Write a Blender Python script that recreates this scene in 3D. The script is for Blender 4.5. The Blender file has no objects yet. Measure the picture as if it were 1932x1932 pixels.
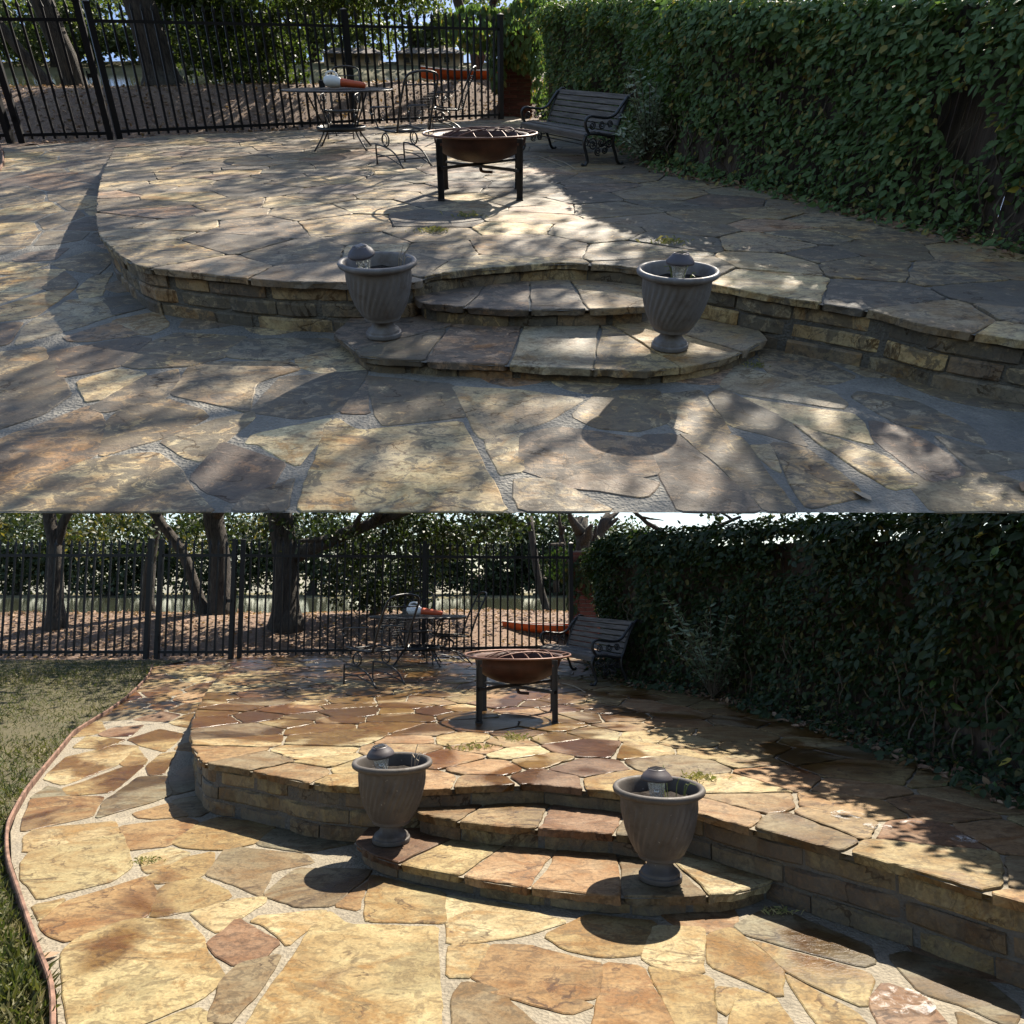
import bpy, bmesh, math, random
import numpy as np
from mathutils import Vector, Matrix, noise
from mathutils.geometry import tessellate_polygon

R = math.radians
rnd = random.Random(7)
SC = bpy.context.scene
COL = SC.collection

# ------------------------------------------------------------------ camera, sky, sun, exposure
F_PX = 1400.0                     # focal length when the picture is 1932 units wide
S_UP, S_LOW = 0.4, 2.8            # metres per unit of the upper terrace set and of the lower one
EYE = 1.6                         # eye height over the lower paving in either set
E_UP = -math.atan(860 / F_PX)     # how far each set's level lies from the optical axis
E_LOW = math.atan(137 / F_PX)
CAM_Z = EYE * S_LOW
cam_data = bpy.data.cameras.new('camera')
cam_data.sensor_width = 36
cam_data.lens = 36 * F_PX / 1932
cam_data.clip_start = 0.05
cam_data.clip_end = 2000
cam = bpy.data.objects.new('camera', cam_data)
cam.location = (0, 0, CAM_Z)
cam.rotation_euler = (math.pi / 2 + E_LOW, 0, 0)
COL.objects.link(cam)
SC.camera = cam

SUN_EL, SUN_AZ = R(60.5), R(39)     # azimuth to the right of straight ahead
w = bpy.data.worlds.new('World')
SC.world = w
w.use_nodes = True
nt = w.node_tree
bg = nt.nodes['Background']
sky = nt.nodes.new('ShaderNodeTexSky')
sky.sky_type = 'NISHITA'
sky.sun_disc = False
sky.sun_elevation = SUN_EL
sky.sun_rotation = SUN_AZ
nt.links.new(sky.outputs[0], bg.inputs[0])
bg.inputs[1].default_value = 0.078
sl = bpy.data.lights.new('sun', 'SUN')
sl.energy = 5.0
sl.angle = R(0.5)
sl.color = (1, 0.91, 0.77)
sun = bpy.data.objects.new('sun', sl)
sd = Vector((math.sin(SUN_AZ) * math.cos(SUN_EL), math.cos(SUN_AZ) * math.cos(SUN_EL), math.sin(SUN_EL)))
sun.rotation_euler = sd.to_track_quat('Z', 'Y').to_euler()
COL.objects.link(sun)
SC.view_settings.view_transform = 'Standard'
SC.view_settings.look = 'None'
SC.view_settings.exposure = 1.6
SC.view_settings.gamma = 1
SC.view_settings.use_curve_mapping = False

# ------------------------------------------------------------------ materials
def nodes(name):
    m = bpy.data.materials.new(name)
    m.use_nodes = True
    t = m.node_tree
    return m, t, t.nodes['Principled BSDF'], t.nodes.new, t.links.new

def ramp(t, fac, stops):
    r = t.nodes.new('ShaderNodeValToRGB')
    el = r.color_ramp.elements
    while len(el) < len(stops): el.new(0.5)
    for e, (p, c) in zip(el, stops):
        e.position = p
        e.color = (c, c, c, 1) if isinstance(c, (int, float)) else (*c, 1)
    t.links.new(fac, r.inputs[0])
    return r.outputs[0]

def noise_tex(t, vec, scale, detail=4, rough=.55, dist=0):
    n = t.nodes.new('ShaderNodeTexNoise')
    n.inputs['Scale'].default_value = scale
    n.inputs['Detail'].default_value = detail
    n.inputs['Roughness'].default_value = rough
    n.inputs['Distortion'].default_value = dist
    if vec is not None: t.links.new(vec, n.inputs['Vector'])
    return n.outputs[0]

def mix(t, fac, a, b, mode='MIX'):
    m = t.nodes.new('ShaderNodeMix')
    m.data_type = 'RGBA'
    m.blend_type = mode
    for sock, v in ((m.inputs[0], fac), (m.inputs[6], a), (m.inputs[7], b)):
        if hasattr(v, 'links'): t.links.new(v, sock)
        elif isinstance(v, (int, float)): sock.default_value = v
        else: sock.default_value = (*v, 1)
    return m.outputs[2]

def math_n(t, op, a, b=0.0):
    m = t.nodes.new('ShaderNodeMath')
    m.operation = op
    for s, v in ((m.inputs[0], a), (m.inputs[1], b)):
        if hasattr(v, 'links'): t.links.new(v, s)
        else: s.default_value = v
    return m.outputs[0]

def bump(t, b, h, strength, dist):
    n = t.nodes.new('ShaderNodeBump')
    n.inputs['Strength'].default_value = strength
    n.inputs['Distance'].default_value = dist
    t.links.new(h, n.inputs['Height'])
    t.links.new(n.outputs[0], b.inputs['Normal'])

def objvec(t, stretch=None, spin=True):
    tc = t.nodes.new('ShaderNodeTexCoord')
    oi = t.nodes.new('ShaderNodeObjectInfo')
    mp = t.nodes.new('ShaderNodeMapping')
    t.links.new(tc.outputs['Object'], mp.inputs[0])
    if spin:
        c = t.nodes.new('ShaderNodeCombineXYZ')
        k = math_n(t, 'MULTIPLY', oi.outputs['Random'], 37.0)
        for i in range(3): t.links.new(k, c.inputs[i])
        t.links.new(c.outputs[0], mp.inputs['Location'])
        c2 = t.nodes.new('ShaderNodeCombineXYZ')
        t.links.new(math_n(t, 'ADD', math_n(t, 'MULTIPLY', oi.outputs['Random'], 1.6), -.3), c2.inputs[2])
        t.links.new(c2.outputs[0], mp.inputs['Rotation'])
    if stretch: mp.inputs['Scale'].default_value = stretch
    return mp.outputs[0], tc.outputs['Object'], oi

def stone_mat(name, grime, wet, unit, rough_face=False):
    """split sandstone; unit = scene metres per unit, for bump depths"""
    m, t, b, N, L = nodes(name)
    v, vo, oi = objvec(t, (1, 1.45, 1))
    base = oi.outputs['Color']
    dif = math_n(t, 'MULTIPLY', math_n(t, 'SUBTRACT', oi.outputs['Random'], .5), .22)
    dif2 = math_n(t, 'MULTIPLY', math_n(t, 'SUBTRACT', math_n(t, 'FRACT', math_n(t, 'MULTIPLY', oi.outputs['Random'], 7.31)), .5), .16)
    n1 = math_n(t, 'ADD', noise_tex(t, v, 3.2, 7, .62, .9), dif2)
    n2 = noise_tex(t, v, 10, 9, .70, 1.4)
    n3 = noise_tex(t, vo, 60, 4, .6)
    fl = math_n(t, 'MULTIPLY', noise_tex(t, v, 1.5, 7, .54, .5), 7.0)
    layer = math_n(t, 'DIVIDE', math_n(t, 'FLOOR', fl), 9.0)
    fl_edge = math_n(t, 'MULTIPLY', ramp(t, math_n(t, 'FRACT', fl), [(.0, 1.0), (.06, .9), (.11, 0.0)]), ramp(t, noise_tex(t, vo, 2.6, 2), [(.46, 0.0), (.60, 1.0)]))
    c = mix(t, ramp(t, n1, [(.32, 0.0), (.66, .9)]), base, mix(t, 1.0, base, (.58, .40, .24), 'MULTIPLY'))
    c = mix(t, ramp(t, noise_tex(t, v, 2.1, 5, .6, 2.0), [(.55, 0.0), (.72, .5)]), c, mix(t, 1.0, base, (1.3, 1.3, 1.35), 'MULTIPLY'))
    c = mix(t, ramp(t, noise_tex(t, v, 1.5, 9, .70, 1.6), [(.545, 0.0), (.60, .8)]), c, mix(t, 1.0, base, (.58, .38, .19), 'MULTIPLY'))
    c = mix(t, ramp(t, noise_tex(t, v, 1.1, 9, .68, .5), [(.57, 0.0), (.62, .6)]), c, mix(t, 1.0, base, (.55, .55, .52), 'MULTIPLY'))
    c = mix(t, ramp(t, n2, [(.52, 0.0), (.565, .62)]), c, mix(t, 1.0, base, (.34, .28, .22), 'MULTIPLY'))
    c = mix(t, .75, c, ramp(t, n3, [(.3, .5), (.7, 1.1)]), 'MULTIPLY')
    if grime:
        g1 = math_n(t, 'ADD', noise_tex(t, vo, 1.3, 9, .72, .8), dif2)
        g2 = math_n(t, 'ADD', noise_tex(t, v, 6.5, 9, .74, 1.2), dif)
        c = mix(t, ramp(t, g1, [(.36, .0), (.60, grime)]), c, (.175, .16, .135))
        c = mix(t, ramp(t, g2, [(.48, 0.0), (.515, grime)]), c, (.062, .059, .054))
        # worn curls of lichen on the old surface
        vt = N('ShaderNodeTexVoronoi'); vt.feature = 'DISTANCE_TO_EDGE'; vt.inputs['Scale'].default_value = 22
        wv = mix(t, .06, vo, N('ShaderNodeTexNoise').outputs[1])
        L(wv, vt.inputs['Vector'])
        crk = ramp(t, vt.outputs['Distance'], [(.0, 1.0), (.07, 0.0)])
        c = mix(t, math_n(t, 'MULTIPLY', crk, ramp(t, g1, [(.5, 0.0), (.6, .55)])), c, (.06, .057, .052))
    rough = ramp(t, n1, [(.3, .62), (.7, .85)])
    if wet:
        wn = noise_tex(t, vo, .95, 3, .5, .6)
        tc = N('ShaderNodeSeparateXYZ'); L(vo, tc.inputs[0])
        far = N('ShaderNodeMapRange'); L(tc.outputs[1], far.inputs[0])
        far.inputs[1].default_value = 3.0; far.inputs[2].default_value = 7.5
        far.inputs[3].default_value = -.03; far.inputs[4].default_value = .17
        wf = ramp(t, math_n(t, 'ADD', wn, far.outputs[0]), [(.60, 0.0), (.68, 1.0)])
        c = mix(t, wf, c, mix(t, 1.0, c, (.50, .36, .20), 'MULTIPLY'))
        rough = mix(t, wf, rough, (.3, .3, .3))
    L(c, b.inputs['Base Color'])
    L(rough, b.inputs['Roughness'])
    b.inputs['Specular IOR Level'].default_value = .35
    # split face: flaked layers with sharp little steps, plus grain
    L(mix(t, fl_edge, c, mix(t, 1.0, c, (.40, .33, .26), 'MULTIPLY')), b.inputs['Base Color'])
    h = math_n(t, 'ADD', math_n(t, 'MULTIPLY', layer, 1.0), math_n(t, 'MULTIPLY', n2, .16))
    h = math_n(t, 'ADD', h, math_n(t, 'MULTIPLY', n3, .07))
    bump(t, b, h, 1.0, (.055 if rough_face else .034) * unit)
    return m

def mortar_mat(name, col, unit, grime=0):
    m, t, b, N, L = nodes(name)
    v, vo, oi = objvec(t, spin=False)
    n1 = noise_tex(t, vo, 3, 8, .7)
    n2 = noise_tex(t, vo, 45, 6, .7)
    c = mix(t, ramp(t, n1, [(.3, 0.0), (.7, 1.0)]), col, tuple(x * .62 for x in col))
    c = mix(t, .9, c, ramp(t, n2, [(.3, .6), (.7, 1.1)]), 'MULTIPLY')
    c = mix(t, ramp(t, noise_tex(t, vo, 7, 7, .7), [(.54, 0.0), (.66, .5)]), c, tuple(x * .4 for x in col))
    if grime: c = mix(t, ramp(t, noise_tex(t, vo, 1.4, 7, .7), [(.42, 0.0), (.6, grime)]), c, (.10, .098, .09))
    L(c, b.inputs['Base Color'])
    b.inputs['Roughness'].default_value = .9
    gv = N('ShaderNodeTexVoronoi'); gv.inputs['Scale'].default_value = 60; L(vo, gv.inputs['Vector'])
    bump(t, b, math_n(t, 'ADD', math_n(t, 'ADD', n2, n1), gv.outputs['Distance']), 1.0, .008 * unit)
    return m

def plain(name, col, rough=.6, metal=0, var=.25, scale=8, spec=.4, unit=1, bmp=0.0, objcol=False):
    m, t, b, N, L = nodes(name)
    v, vo, oi = objvec(t, spin=False)
    n = noise_tex(t, vo, scale, 6, .65)
    base = oi.outputs['Color'] if objcol else col
    c = mix(t, ramp(t, n, [(.3, 0.0), (.7, 1.0)]), base, mix(t, 1.0, base, (1 - var,) * 3, 'MULTIPLY'))
    L(c, b.inputs['Base Color'])
    b.inputs['Roughness'].default_value = rough
    b.inputs['Metallic'].default_value = metal
    b.inputs['Specular IOR Level'].default_value = spec
    if bmp: bump(t, b, noise_tex(t, vo, scale * 5, 4), .6, bmp * unit)
    return m

def urn_mat(name, col, unit):
    m, t, b, N, L = nodes(name)
    v, vo, oi = objvec(t, (7, 7, 1.2), spin=False)
    n = noise_tex(t, v, 2.0, 6, .65)
    n2 = noise_tex(t, vo, 9, 7, .7)
    c = mix(t, ramp(t, n, [(.48, 0.0), (.68, .55)]), col, tuple(x * 1.5 for x in col))
    c = mix(t, ramp(t, n2, [(.50, 0.0), (.64, .6)]), c, tuple(x * y for x, y in zip(col, (.62, .52, .42))))
    c = mix(t, ramp(t, noise_tex(t, vo, 42, 3, .5), [(.70, 0.0), (.74, .8)]), c, (.26, .24, .21))
    L(c, b.inputs['Base Color'])
    L(ramp(t, n2, [(.3, .42), (.7, .75)]), b.inputs['Roughness'])
    b.inputs['Specular IOR Level'].default_value = .35
    bump(t, b, noise_tex(t, vo, 55, 4), .4, .003 * unit)
    return m

def leaf_mat(name, c1, c2, c3=None, trans=.3, rough=.5, p3=.085):
    m, t, b, N, L = nodes(name)
    g = N('ShaderNodeNewGeometry')
    c = mix(t, g.outputs['Random Per Island'], c1, c2)
    if c3: c = mix(t, ramp(t, g.outputs['Random Per Island'], [(1 - p3 - .01, 0.0), (1 - p3, 1.0)]), c, c3)
    L(c, b.inputs['Base Color'])
    b.inputs['Roughness'].default_value = rough
    b.inputs['Specular IOR Level'].default_value = .35
    tr = N('ShaderNodeBsdfTranslucent')
    L(mix(t, 1.0, c, (1.5, 1.6, .8), 'MULTIPLY'), tr.inputs[0])
    ms = N('ShaderNodeMixShader')
    ms.inputs[0].default_value = trans
    out = t.nodes['Material Output']
    L(b.outputs[0], ms.inputs[1]); L(tr.outputs[0], ms.inputs[2]); L(ms.outputs[0], out.inputs[0])
    return m

def bark_mat(name, unit):
    m, t, b, N, L = nodes(name)
    v, vo, oi = objvec(t, (9, 9, 1.6), spin=False)
    n = noise_tex(t, v, 2.2, 8, .7, 1.0)
    n2 = noise_tex(t, vo, 1.5, 4)
    c = mix(t, ramp(t, n, [(.38, 0.0), (.62, 1.0)]), (.013, .010, .008), (.07, .056, .044))
    c = mix(t, ramp(t, n2, [(.5, 0.0), (.65, .4)]), c, (.08, .08, .068))
    L(c, b.inputs['Base Color'])
    b.inputs['Roughness'].default_value = .95
    bump(t, b, n, 1.0, .05 * unit)
    return m

def soil_mat(name, unit):
    m, t, b, N, L = nodes(name)
    v, vo, oi = objvec(t, spin=False)
    n = noise_tex(t, vo, 2.0, 8, .7)
    n2 = noise_tex(t, vo, 24, 6, .75, 1.0)
    c = mix(t, ramp(t, n2, [(.35, 0.0), (.65, 1.0)]), (.065, .042, .03), (.25, .165, .115))
    c = mix(t, ramp(t, n, [(.45, 0.0), (.65, .6)]), c, (.17, .12, .08))
    L(c, b.inputs['Base Color'])
    b.inputs['Roughness'].default_value = .95
    bump(t, b, n2, 1.0, .03 * unit)
    return m

def water_mat(name, unit):
    m, t, b, N, L = nodes(name)
    v, vo, oi = objvec(t, (1, 3.5, 1), spin=False)
    b.inputs['Base Color'].default_value = (.05, .055, .035, 1)
    b.inputs['Roughness'].default_value = .06
    b.inputs['IOR'].default_value = 1.33
    bump(t, b, noise_tex(t, v, 1.6, 4, .5), .05, .03 * unit)
    return m

def glass_mat(name):
    m, t, b, N, L = nodes(name)
    b.inputs['Base Color'].default_value = (.9, .92, .9, 1)
    b.inputs['Roughness'].default_value = .06
    b.inputs['Transmission Weight'].default_value = .85
    b.inputs['IOR'].default_value = 1.4
    n = noise_tex(t, None, 30, 3)
    bump(t, b, n, .2, .004)
    return m

def wood_mat(name, c1, c2, unit, axis=(1, 14, 14)):
    m, t, b, N, L = nodes(name)
    v, vo, oi = objvec(t, axis)
    n = noise_tex(t, v, 3, 8, .7, .5)
    L(mix(t, ramp(t, n, [(.35, 0.0), (.65, 1.0)]), c1, c2), b.inputs['Base Color'])
    b.inputs['Roughness'].default_value = .85
    bump(t, b, n, .7, .006 * unit)
    return m

# ------------------------------------------------------------------ mesh helpers
class MB:
    def __init__(s): s.v, s.f = [], []
    def add(s, vs, fs):
        o = len(s.v)
        s.v += [tuple(p) for p in vs]
        s.f += [tuple(i + o for i in f) for f in fs]
        return s
    def box(s, c, d, m=None):
        x, y, z = d[0] / 2, d[1] / 2, d[2] / 2
        vs = [Vector((i * x, j * y, k * z)) for k in (-1, 1) for j in (-1, 1) for i in (-1, 1)]
        if m: vs = [m @ p for p in vs]
        vs = [p + Vector(c) for p in vs]
        return s.add(vs, [(0, 2, 3, 1), (4, 5, 7, 6), (0, 1, 5, 4), (2, 6, 7, 3), (0, 4, 6, 2), (1, 3, 7, 5)])
    def tube(s, pts, r, n=6, closed=False, cap=True):
        pts = [Vector(p) for p in pts]
        rs = r if isinstance(r, (list, tuple)) else [r] * len(pts)
        k = len(pts)
        tan = []
        for i in range(k):
            a = pts[(i - 1) % k] if (closed or i) else pts[0]
            b = pts[(i + 1) % k] if (closed or i < k - 1) else pts[-1]
            tan.append((b - a).normalized())
        up = Vector((0, 0, 1)) if abs(tan[0].z) < .9 else Vector((1, 0, 0))
        u = tan[0].cross(up).normalized()
        vs = []
        for i in range(k):
            u = (u - tan[i] * u.dot(tan[i])).normalized()
            v2 = tan[i].cross(u)
            for j in range(n):
                a = 2 * math.pi * j / n
                vs.append(pts[i] + (u * math.cos(a) + v2 * math.sin(a)) * rs[i])
        fs = []
        for i in range(k if closed else k - 1):
            i2 = (i + 1) % k
            for j in range(n):
                j2 = (j + 1) % n
                fs.append((i * n + j, i * n + j2, i2 * n + j2, i2 * n + j))
        if cap and not closed:
            fs.append(tuple(range(n))[::-1]); fs.append(tuple((k - 1) * n + j for j in range(n)))
        return s.add(vs, fs)
    def lathe(s, prof, n=32, c=(0, 0, 0), fn=None, cap=False):
        vs = []
        for (r, z) in prof:
            for j in range(n):
                a = 2 * math.pi * j / n
                rr = fn(r, z, a) if fn else r
                vs.append((c[0] + rr * math.cos(a), c[1] + rr * math.sin(a), c[2] + z))
        fs = [(i * n + j, i * n + (j + 1) % n, (i + 1) * n + (j + 1) % n, (i + 1) * n + j) for i in range(len(prof) - 1) for j in range(n)]
        if cap:
            fs.append(tuple(range(n))[::-1]); fs.append(tuple((len(prof) - 1) * n + j for j in range(n)))
        return s.add(vs, fs)

def circle(c, r, n=20, axis='z', a0=0, a1=2 * math.pi, closed=True):
    k = n if closed else n + 1
    out = []
    for i in range(k):
        a = a0 + (a1 - a0) * i / n
        x, y = r * math.cos(a), r * math.sin(a)
        out.append(Vector(c) + (Vector((x, y, 0)) if axis == 'z' else Vector((x, 0, y)) if axis == 'y' else Vector((0, x, y))))
    return out

def curve(pts, n=6):
    """Catmull-Rom through pts"""
    P = [Vector(p) for p in pts]
    P = [2 * P[0] - P[1]] + P + [2 * P[-1] - P[-2]]
    out = []
    for i in range(1, len(P) - 2):
        for k in range(n):
            t = k / n
            a, b, c, d = P[i - 1:i + 3]
            out.append(.5 * ((2 * b) + (c - a) * t + (2 * a - 5 * b + 4 * c - d) * t * t + (3 * b - a - 3 * c + d) * t ** 3))
    out.append(P[-2])
    return out

PLACE = None                       # matrix of the set being built
def link(o, parent=None):
    COL.objects.link(o)
    if parent is not None: o.parent = parent
    return o

def obj(name, mb, mat=None, parent=None, smooth=False, colr=None):
    if isinstance(mb, MB):
        me = bpy.data.meshes.new(name)
        me.from_pydata(mb.v, [], mb.f)
        if smooth: me.shade_smooth()
        if mat: me.materials.append(mat)
    else:
        me = mb
    o = link(bpy.data.objects.new(name, me), parent)
    if colr: o.color = (*colr, 1)
    if parent is None: o.matrix_basis = PLACE.copy()
    return o

def npmesh(name, V, F, mat, smooth=False):
    """V (n,3) and F (m,k) arrays"""
    me = bpy.data.meshes.new(name)
    me.vertices.add(len(V)); me.vertices.foreach_set('co', V.astype(np.float32).ravel())
    k = F.shape[1]
    me.loops.add(F.size); me.loops.foreach_set('vertex_index', F.astype(np.int32).ravel())
    me.polygons.add(len(F)); me.polygons.foreach_set('loop_start', np.arange(0, F.size, k, dtype=np.int32))
    me.update(calc_edges=True)
    me.materials.append(mat)
    if smooth: me.shade_smooth()
    return me

def tag(o, label=None, cat=None, group=None, kind=None):
    for k, v in (('label', label), ('category', cat), ('group', group), ('kind', kind)):
        if v: o[k] = v
    return o

def thing(name, label, cat, loc=(0, 0, 0), rz=0, group=None, tilt=None):
    o = link(bpy.data.objects.new(name, None))
    o.empty_display_size = .1
    L = Matrix.Translation(Vector(loc)) @ Matrix.Rotation(rz, 4, 'Z')
    if tilt: L = L @ tilt
    o.matrix_basis = PLACE @ L
    return tag(o, label, cat, group)

def copy_tree(root, parent=None):
    c = root.copy(); COL.objects.link(c)
    if parent is not None: c.parent = parent
    for ch in list(root.children): copy_tree(ch, c)
    return c

def put(root, loc, rz, tilt=None, sc=(1, 1, 1)):
    L = Matrix.Translation(Vector(loc)) @ Matrix.Rotation(rz, 4, 'Z') @ Matrix.Diagonal((*sc, 1))
    root.matrix_basis = PLACE @ (L @ tilt if tilt else L)
    return root

# ------------------------------------------------------------------ plan geometry
def sh_clip(poly, a, b):
    """keep the part of poly to the left of a->b"""
    out = []
    n = len(poly)
    ex, ey = b[0] - a[0], b[1] - a[1]
    for i in range(n):
        p, q = poly[i], poly[(i + 1) % n]
        dp = ex * (p[1] - a[1]) - ey * (p[0] - a[0])
        dq = ex * (q[1] - a[1]) - ey * (q[0] - a[0])
        if dp >= 0: out.append(p)
        if (dp >= 0) != (dq >= 0):
            t = dp / (dp - dq)
            out.append((p[0] + (q[0] - p[0]) * t, p[1] + (q[1] - p[1]) * t))
    return out

def area(p): return .5 * sum(p[i][0] * p[(i + 1) % len(p)][1] - p[(i + 1) % len(p)][0] * p[i][1] for i in range(len(p)))
def ccw(p): return p if area(p) > 0 else p[::-1]
def inside(p, poly):
    c = False
    for i in range(len(poly)):
        a, b = poly[i], poly[i - 1]
        if (a[1] > p[1]) != (b[1] > p[1]) and p[0] < (b[0] - a[0]) * (p[1] - a[1]) / (b[1] - a[1]) + a[0]: c = not c
    return c
def seg_dist(p, a, b):
    ax, ay = b[0] - a[0], b[1] - a[1]
    t = max(0, min(1, ((p[0] - a[0]) * ax + (p[1] - a[1]) * ay) / max(1e-9, ax * ax + ay * ay)))
    return math.hypot(p[0] - a[0] - ax * t, p[1] - a[1] - ay * t)
def poly_dist(p, poly): return min(seg_dist(p, poly[i - 1], poly[i]) for i in range(len(poly)))

def cells(seeds, gap, virtual=(), reach=1.6, aspect=1.0):
    """power cells of seeds [(x, y, r)]; virtual seeds only push back"""
    allp = list(seeds) + list(virtual)
    out = []
    for i, (x, y, r) in enumerate(seeds):
        c = [(x - reach, y - reach), (x + reach, y - reach), (x + reach, y + reach), (x - reach, y + reach)]
        nb = sorted((math.hypot(q[0] - x, q[1] - y), j) for j, q in enumerate(allp) if j != i and abs(q[0] - x) < 2 * reach and abs(q[1] - y) < 2 * reach)
        for d, j in nb[:46]:
            if d < 1e-6: continue
            qx, qy, qr = allp[j]
            k = (d * d + r * r - qr * qr) / (2 * d) - gap / 2
            nx, ny = (qx - x) / d, (qy - y) / d
            mx, my = x + nx * k, y + ny * k
            c = sh_clip(c, (mx, my), (mx - ny, my + nx))
            if len(c) < 3: break
        if len(c) >= 3: out.append((c, i))
    return out

def clip_region(cell, region):
    p = list(region)
    cell = ccw(cell)
    for i in range(len(cell)):
        p = sh_clip(p, cell[i], cell[(i + 1) % len(cell)])
        if len(p) < 3: return []
    q = []
    for a in p:
        if not q or math.hypot(a[0] - q[-1][0], a[1] - q[-1][1]) > .004: q.append(a)
    return q

def dart(region, r0, r1, n, seed, avoid=lambda p: False, stretch=1.0):
    rr = random.Random(seed)
    xs = [p[0] for p in region]; ys = [p[1] for p in region]
    out = []
    for _ in range(n):
        p = (rr.uniform(min(xs), max(xs)), rr.uniform(min(ys), max(ys)))
        r = r0 + (r1 - r0) * rr.random() ** 1.6
        if not inside(p, region) or avoid(p): continue
        if all(math.hypot((p[0] - q[0]) / stretch, p[1] - q[1]) > .86 * (r + q[2]) for q in out): out.append((p[0], p[1], r))
    return out

def roughen(p, step, amp, seed, round_=True):
    """cut corners, resample, wobble"""
    p = ccw(p)
    if round_:
        q = []
        n = len(p)
        for i in range(n):
            a, b = Vector(p[i]), Vector(p[(i + 1) % n])
            d = (b - a).length
            k = min(.14, .028 / max(d, .02))
            q += [a.lerp(b, k), a.lerp(b, 1 - k)]
        p = q
    else: p = [Vector(a) for a in p]
    out = []
    n = len(p)
    for i in range(n):
        a, b = p[i], p[(i + 1) % n]
        m = max(1, min(9, int((b - a).length / step)))
        for k in range(m):
            c = a.lerp(b, k / m)
            nz = noise.noise_vector((c.x * 5 + seed, c.y * 5, seed * 1.7)) * .65 + noise.noise_vector((c.x * 17 + seed, c.y * 17, seed)) * .5
            out.append((c.x + nz.x * amp, c.y + nz.y * amp))
    return out

def slab(poly, zf, thick, bev, tilt=(0, 0, 0)):
    """a flat stone: cap, chamfer, skirt"""
    n = len(poly)
    cx, cy = sum(p[0] for p in poly) / n, sum(p[1] for p in poly) / n
    mb = MB()
    top, mid, bot = [], [], []
    for i, (x, y) in enumerate(poly):
        a, b = poly[i - 1], poly[(i + 1) % n]
        tx, ty = b[0] - a[0], b[1] - a[1]
        l = math.hypot(tx, ty) or 1
        ix, iy = -ty / l * bev, tx / l * bev
        z = zf(x, y) + tilt[0] * (x - cx) + tilt[1] * (y - cy) + tilt[2]
        j1 = j2 = 0
        if thick > .03:
            j1 = .010 * noise.noise((x * 23, y * 23, 1)); j2 = .022 * noise.noise((x * 14, y * 14, 5)) + .004
        top.append((x + ix, y + iy, z)); mid.append((x - tx * 0 + ty / l * j1, y - tx / l * j1, z - bev * .7)); bot.append((x - ty / l * j2, y + tx / l * j2, z - thick))
    fs = [tuple(range(n))]
    for i in range(n):
        j = (i + 1) % n
        fs += [(n + i, n + j, j, i), (2 * n + i, 2 * n + j, n + j, n + i)]
    tris = tessellate_polygon([[Vector((p[0], p[1], 0)) for p in top]])
    fs = [tuple(t) for t in tris] + fs[1:]
    mb.add(top + mid + bot, fs)
    return mb

def sheet(poly, zf, mb=None, sx=1.0, sy=0.5):
    """a ground sheet cut in strips so that it can follow zf"""
    mb = mb or MB()
    ys = [p[1] for p in poly]
    y = min(ys)
    while y < max(ys):
        s = sh_clip(sh_clip(poly, (0, y), (1, y)), (1, y + sy), (0, y + sy))
        if len(s) >= 3:
            o = [(p[0], p[1], zf(*p)) for p in s]
            mb.add(o, [tuple(t) for t in tessellate_polygon([[Vector((p[0], p[1], 0)) for p in s]])])
        y += sy
    return mb

def resample(path, step):
    out = [Vector(path[0])]
    for a, b in zip(path, path[1:]):
        a, b = Vector(a), Vector(b)
        m = max(1, int(round((b - a).length / step)))
        out += [a.lerp(b, k / m) for k in range(1, m + 1)]
    return out

def smooth_path(path, n=6): return [(p.x, p.y) for p in curve([(x, y, 0) for x, y in path], n)]

def along(path):
    P = [Vector(p) for p in path]
    s = [0]
    for a, b in zip(P, P[1:]): s.append(s[-1] + (b - a).length)
    def at(q):
        q = max(0, min(s[-1] - 1e-6, q))
        i = int(np.searchsorted(s, q, side='right')) - 1
        i = min(i, len(P) - 2)
        t = (q - s[i]) / max(1e-9, s[i + 1] - s[i])
        d = (P[i + 1] - P[i]).normalized()
        return P[i].lerp(P[i + 1], t), Vector((d.y, -d.x))     # point, right-hand normal
    return at, s[-1]

def wall_blocks(name, path, z0, z1, courses, parent, mat, seed, pal, lmin=.2, lmax=.5, thick=.11):
    """stone blocks laid along a path whose right-hand side faces out"""
    rr = random.Random(seed)
    at, LEN = along(path)
    ch = (z1 - z0) / courses
    for c in range(courses):
        s = -rr.uniform(0, .2)
        while s < LEN:
            l = rr.uniform(lmin, lmax)
            a, b = max(0, s + .006), min(LEN, s + l - .006)
            s += l
            if b - a < .04: continue
            o = rr.uniform(-.008, .01)
            m = max(3, int((b - a) / .08) + 1)
            za, zb = z0 + c * ch + rr.uniform(.004, .008), z0 + (c + 1) * ch - rr.uniform(.004, .008)
            mb = MB(); vs = []
            for k in range(m):
                p, nn = at(a + (b - a) * k / (m - 1))
                e = .012 if k in (0, m - 1) else 0
                w1 = rr.uniform(-.010, .008)
                for (d, z) in ((-thick, za), (o - .014 - e, za), (o + w1 - e, za + .012), (o + w1 - e, zb - .012), (o - .014 - e, zb), (-thick, zb)):
                    q = p + nn * d
                    vs.append((q.x, q.y, z))
            fs = []
            for k in range(m - 1):
                for j in range(6):
                    j2 = (j + 1) % 6
                    fs.append((k * 6 + j, (k + 1) * 6 + j, (k + 1) * 6 + j2, k * 6 + j2))
            fs += [tuple(range(6)), tuple((m - 1) * 6 + j for j in range(6))[::-1]]
            mb.add(vs, fs)
            col = rr.choice(pal); f = rr.uniform(.75, 1.1)
            obj(name, mb, mat, parent, colr=tuple(x * f for x in col))

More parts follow.
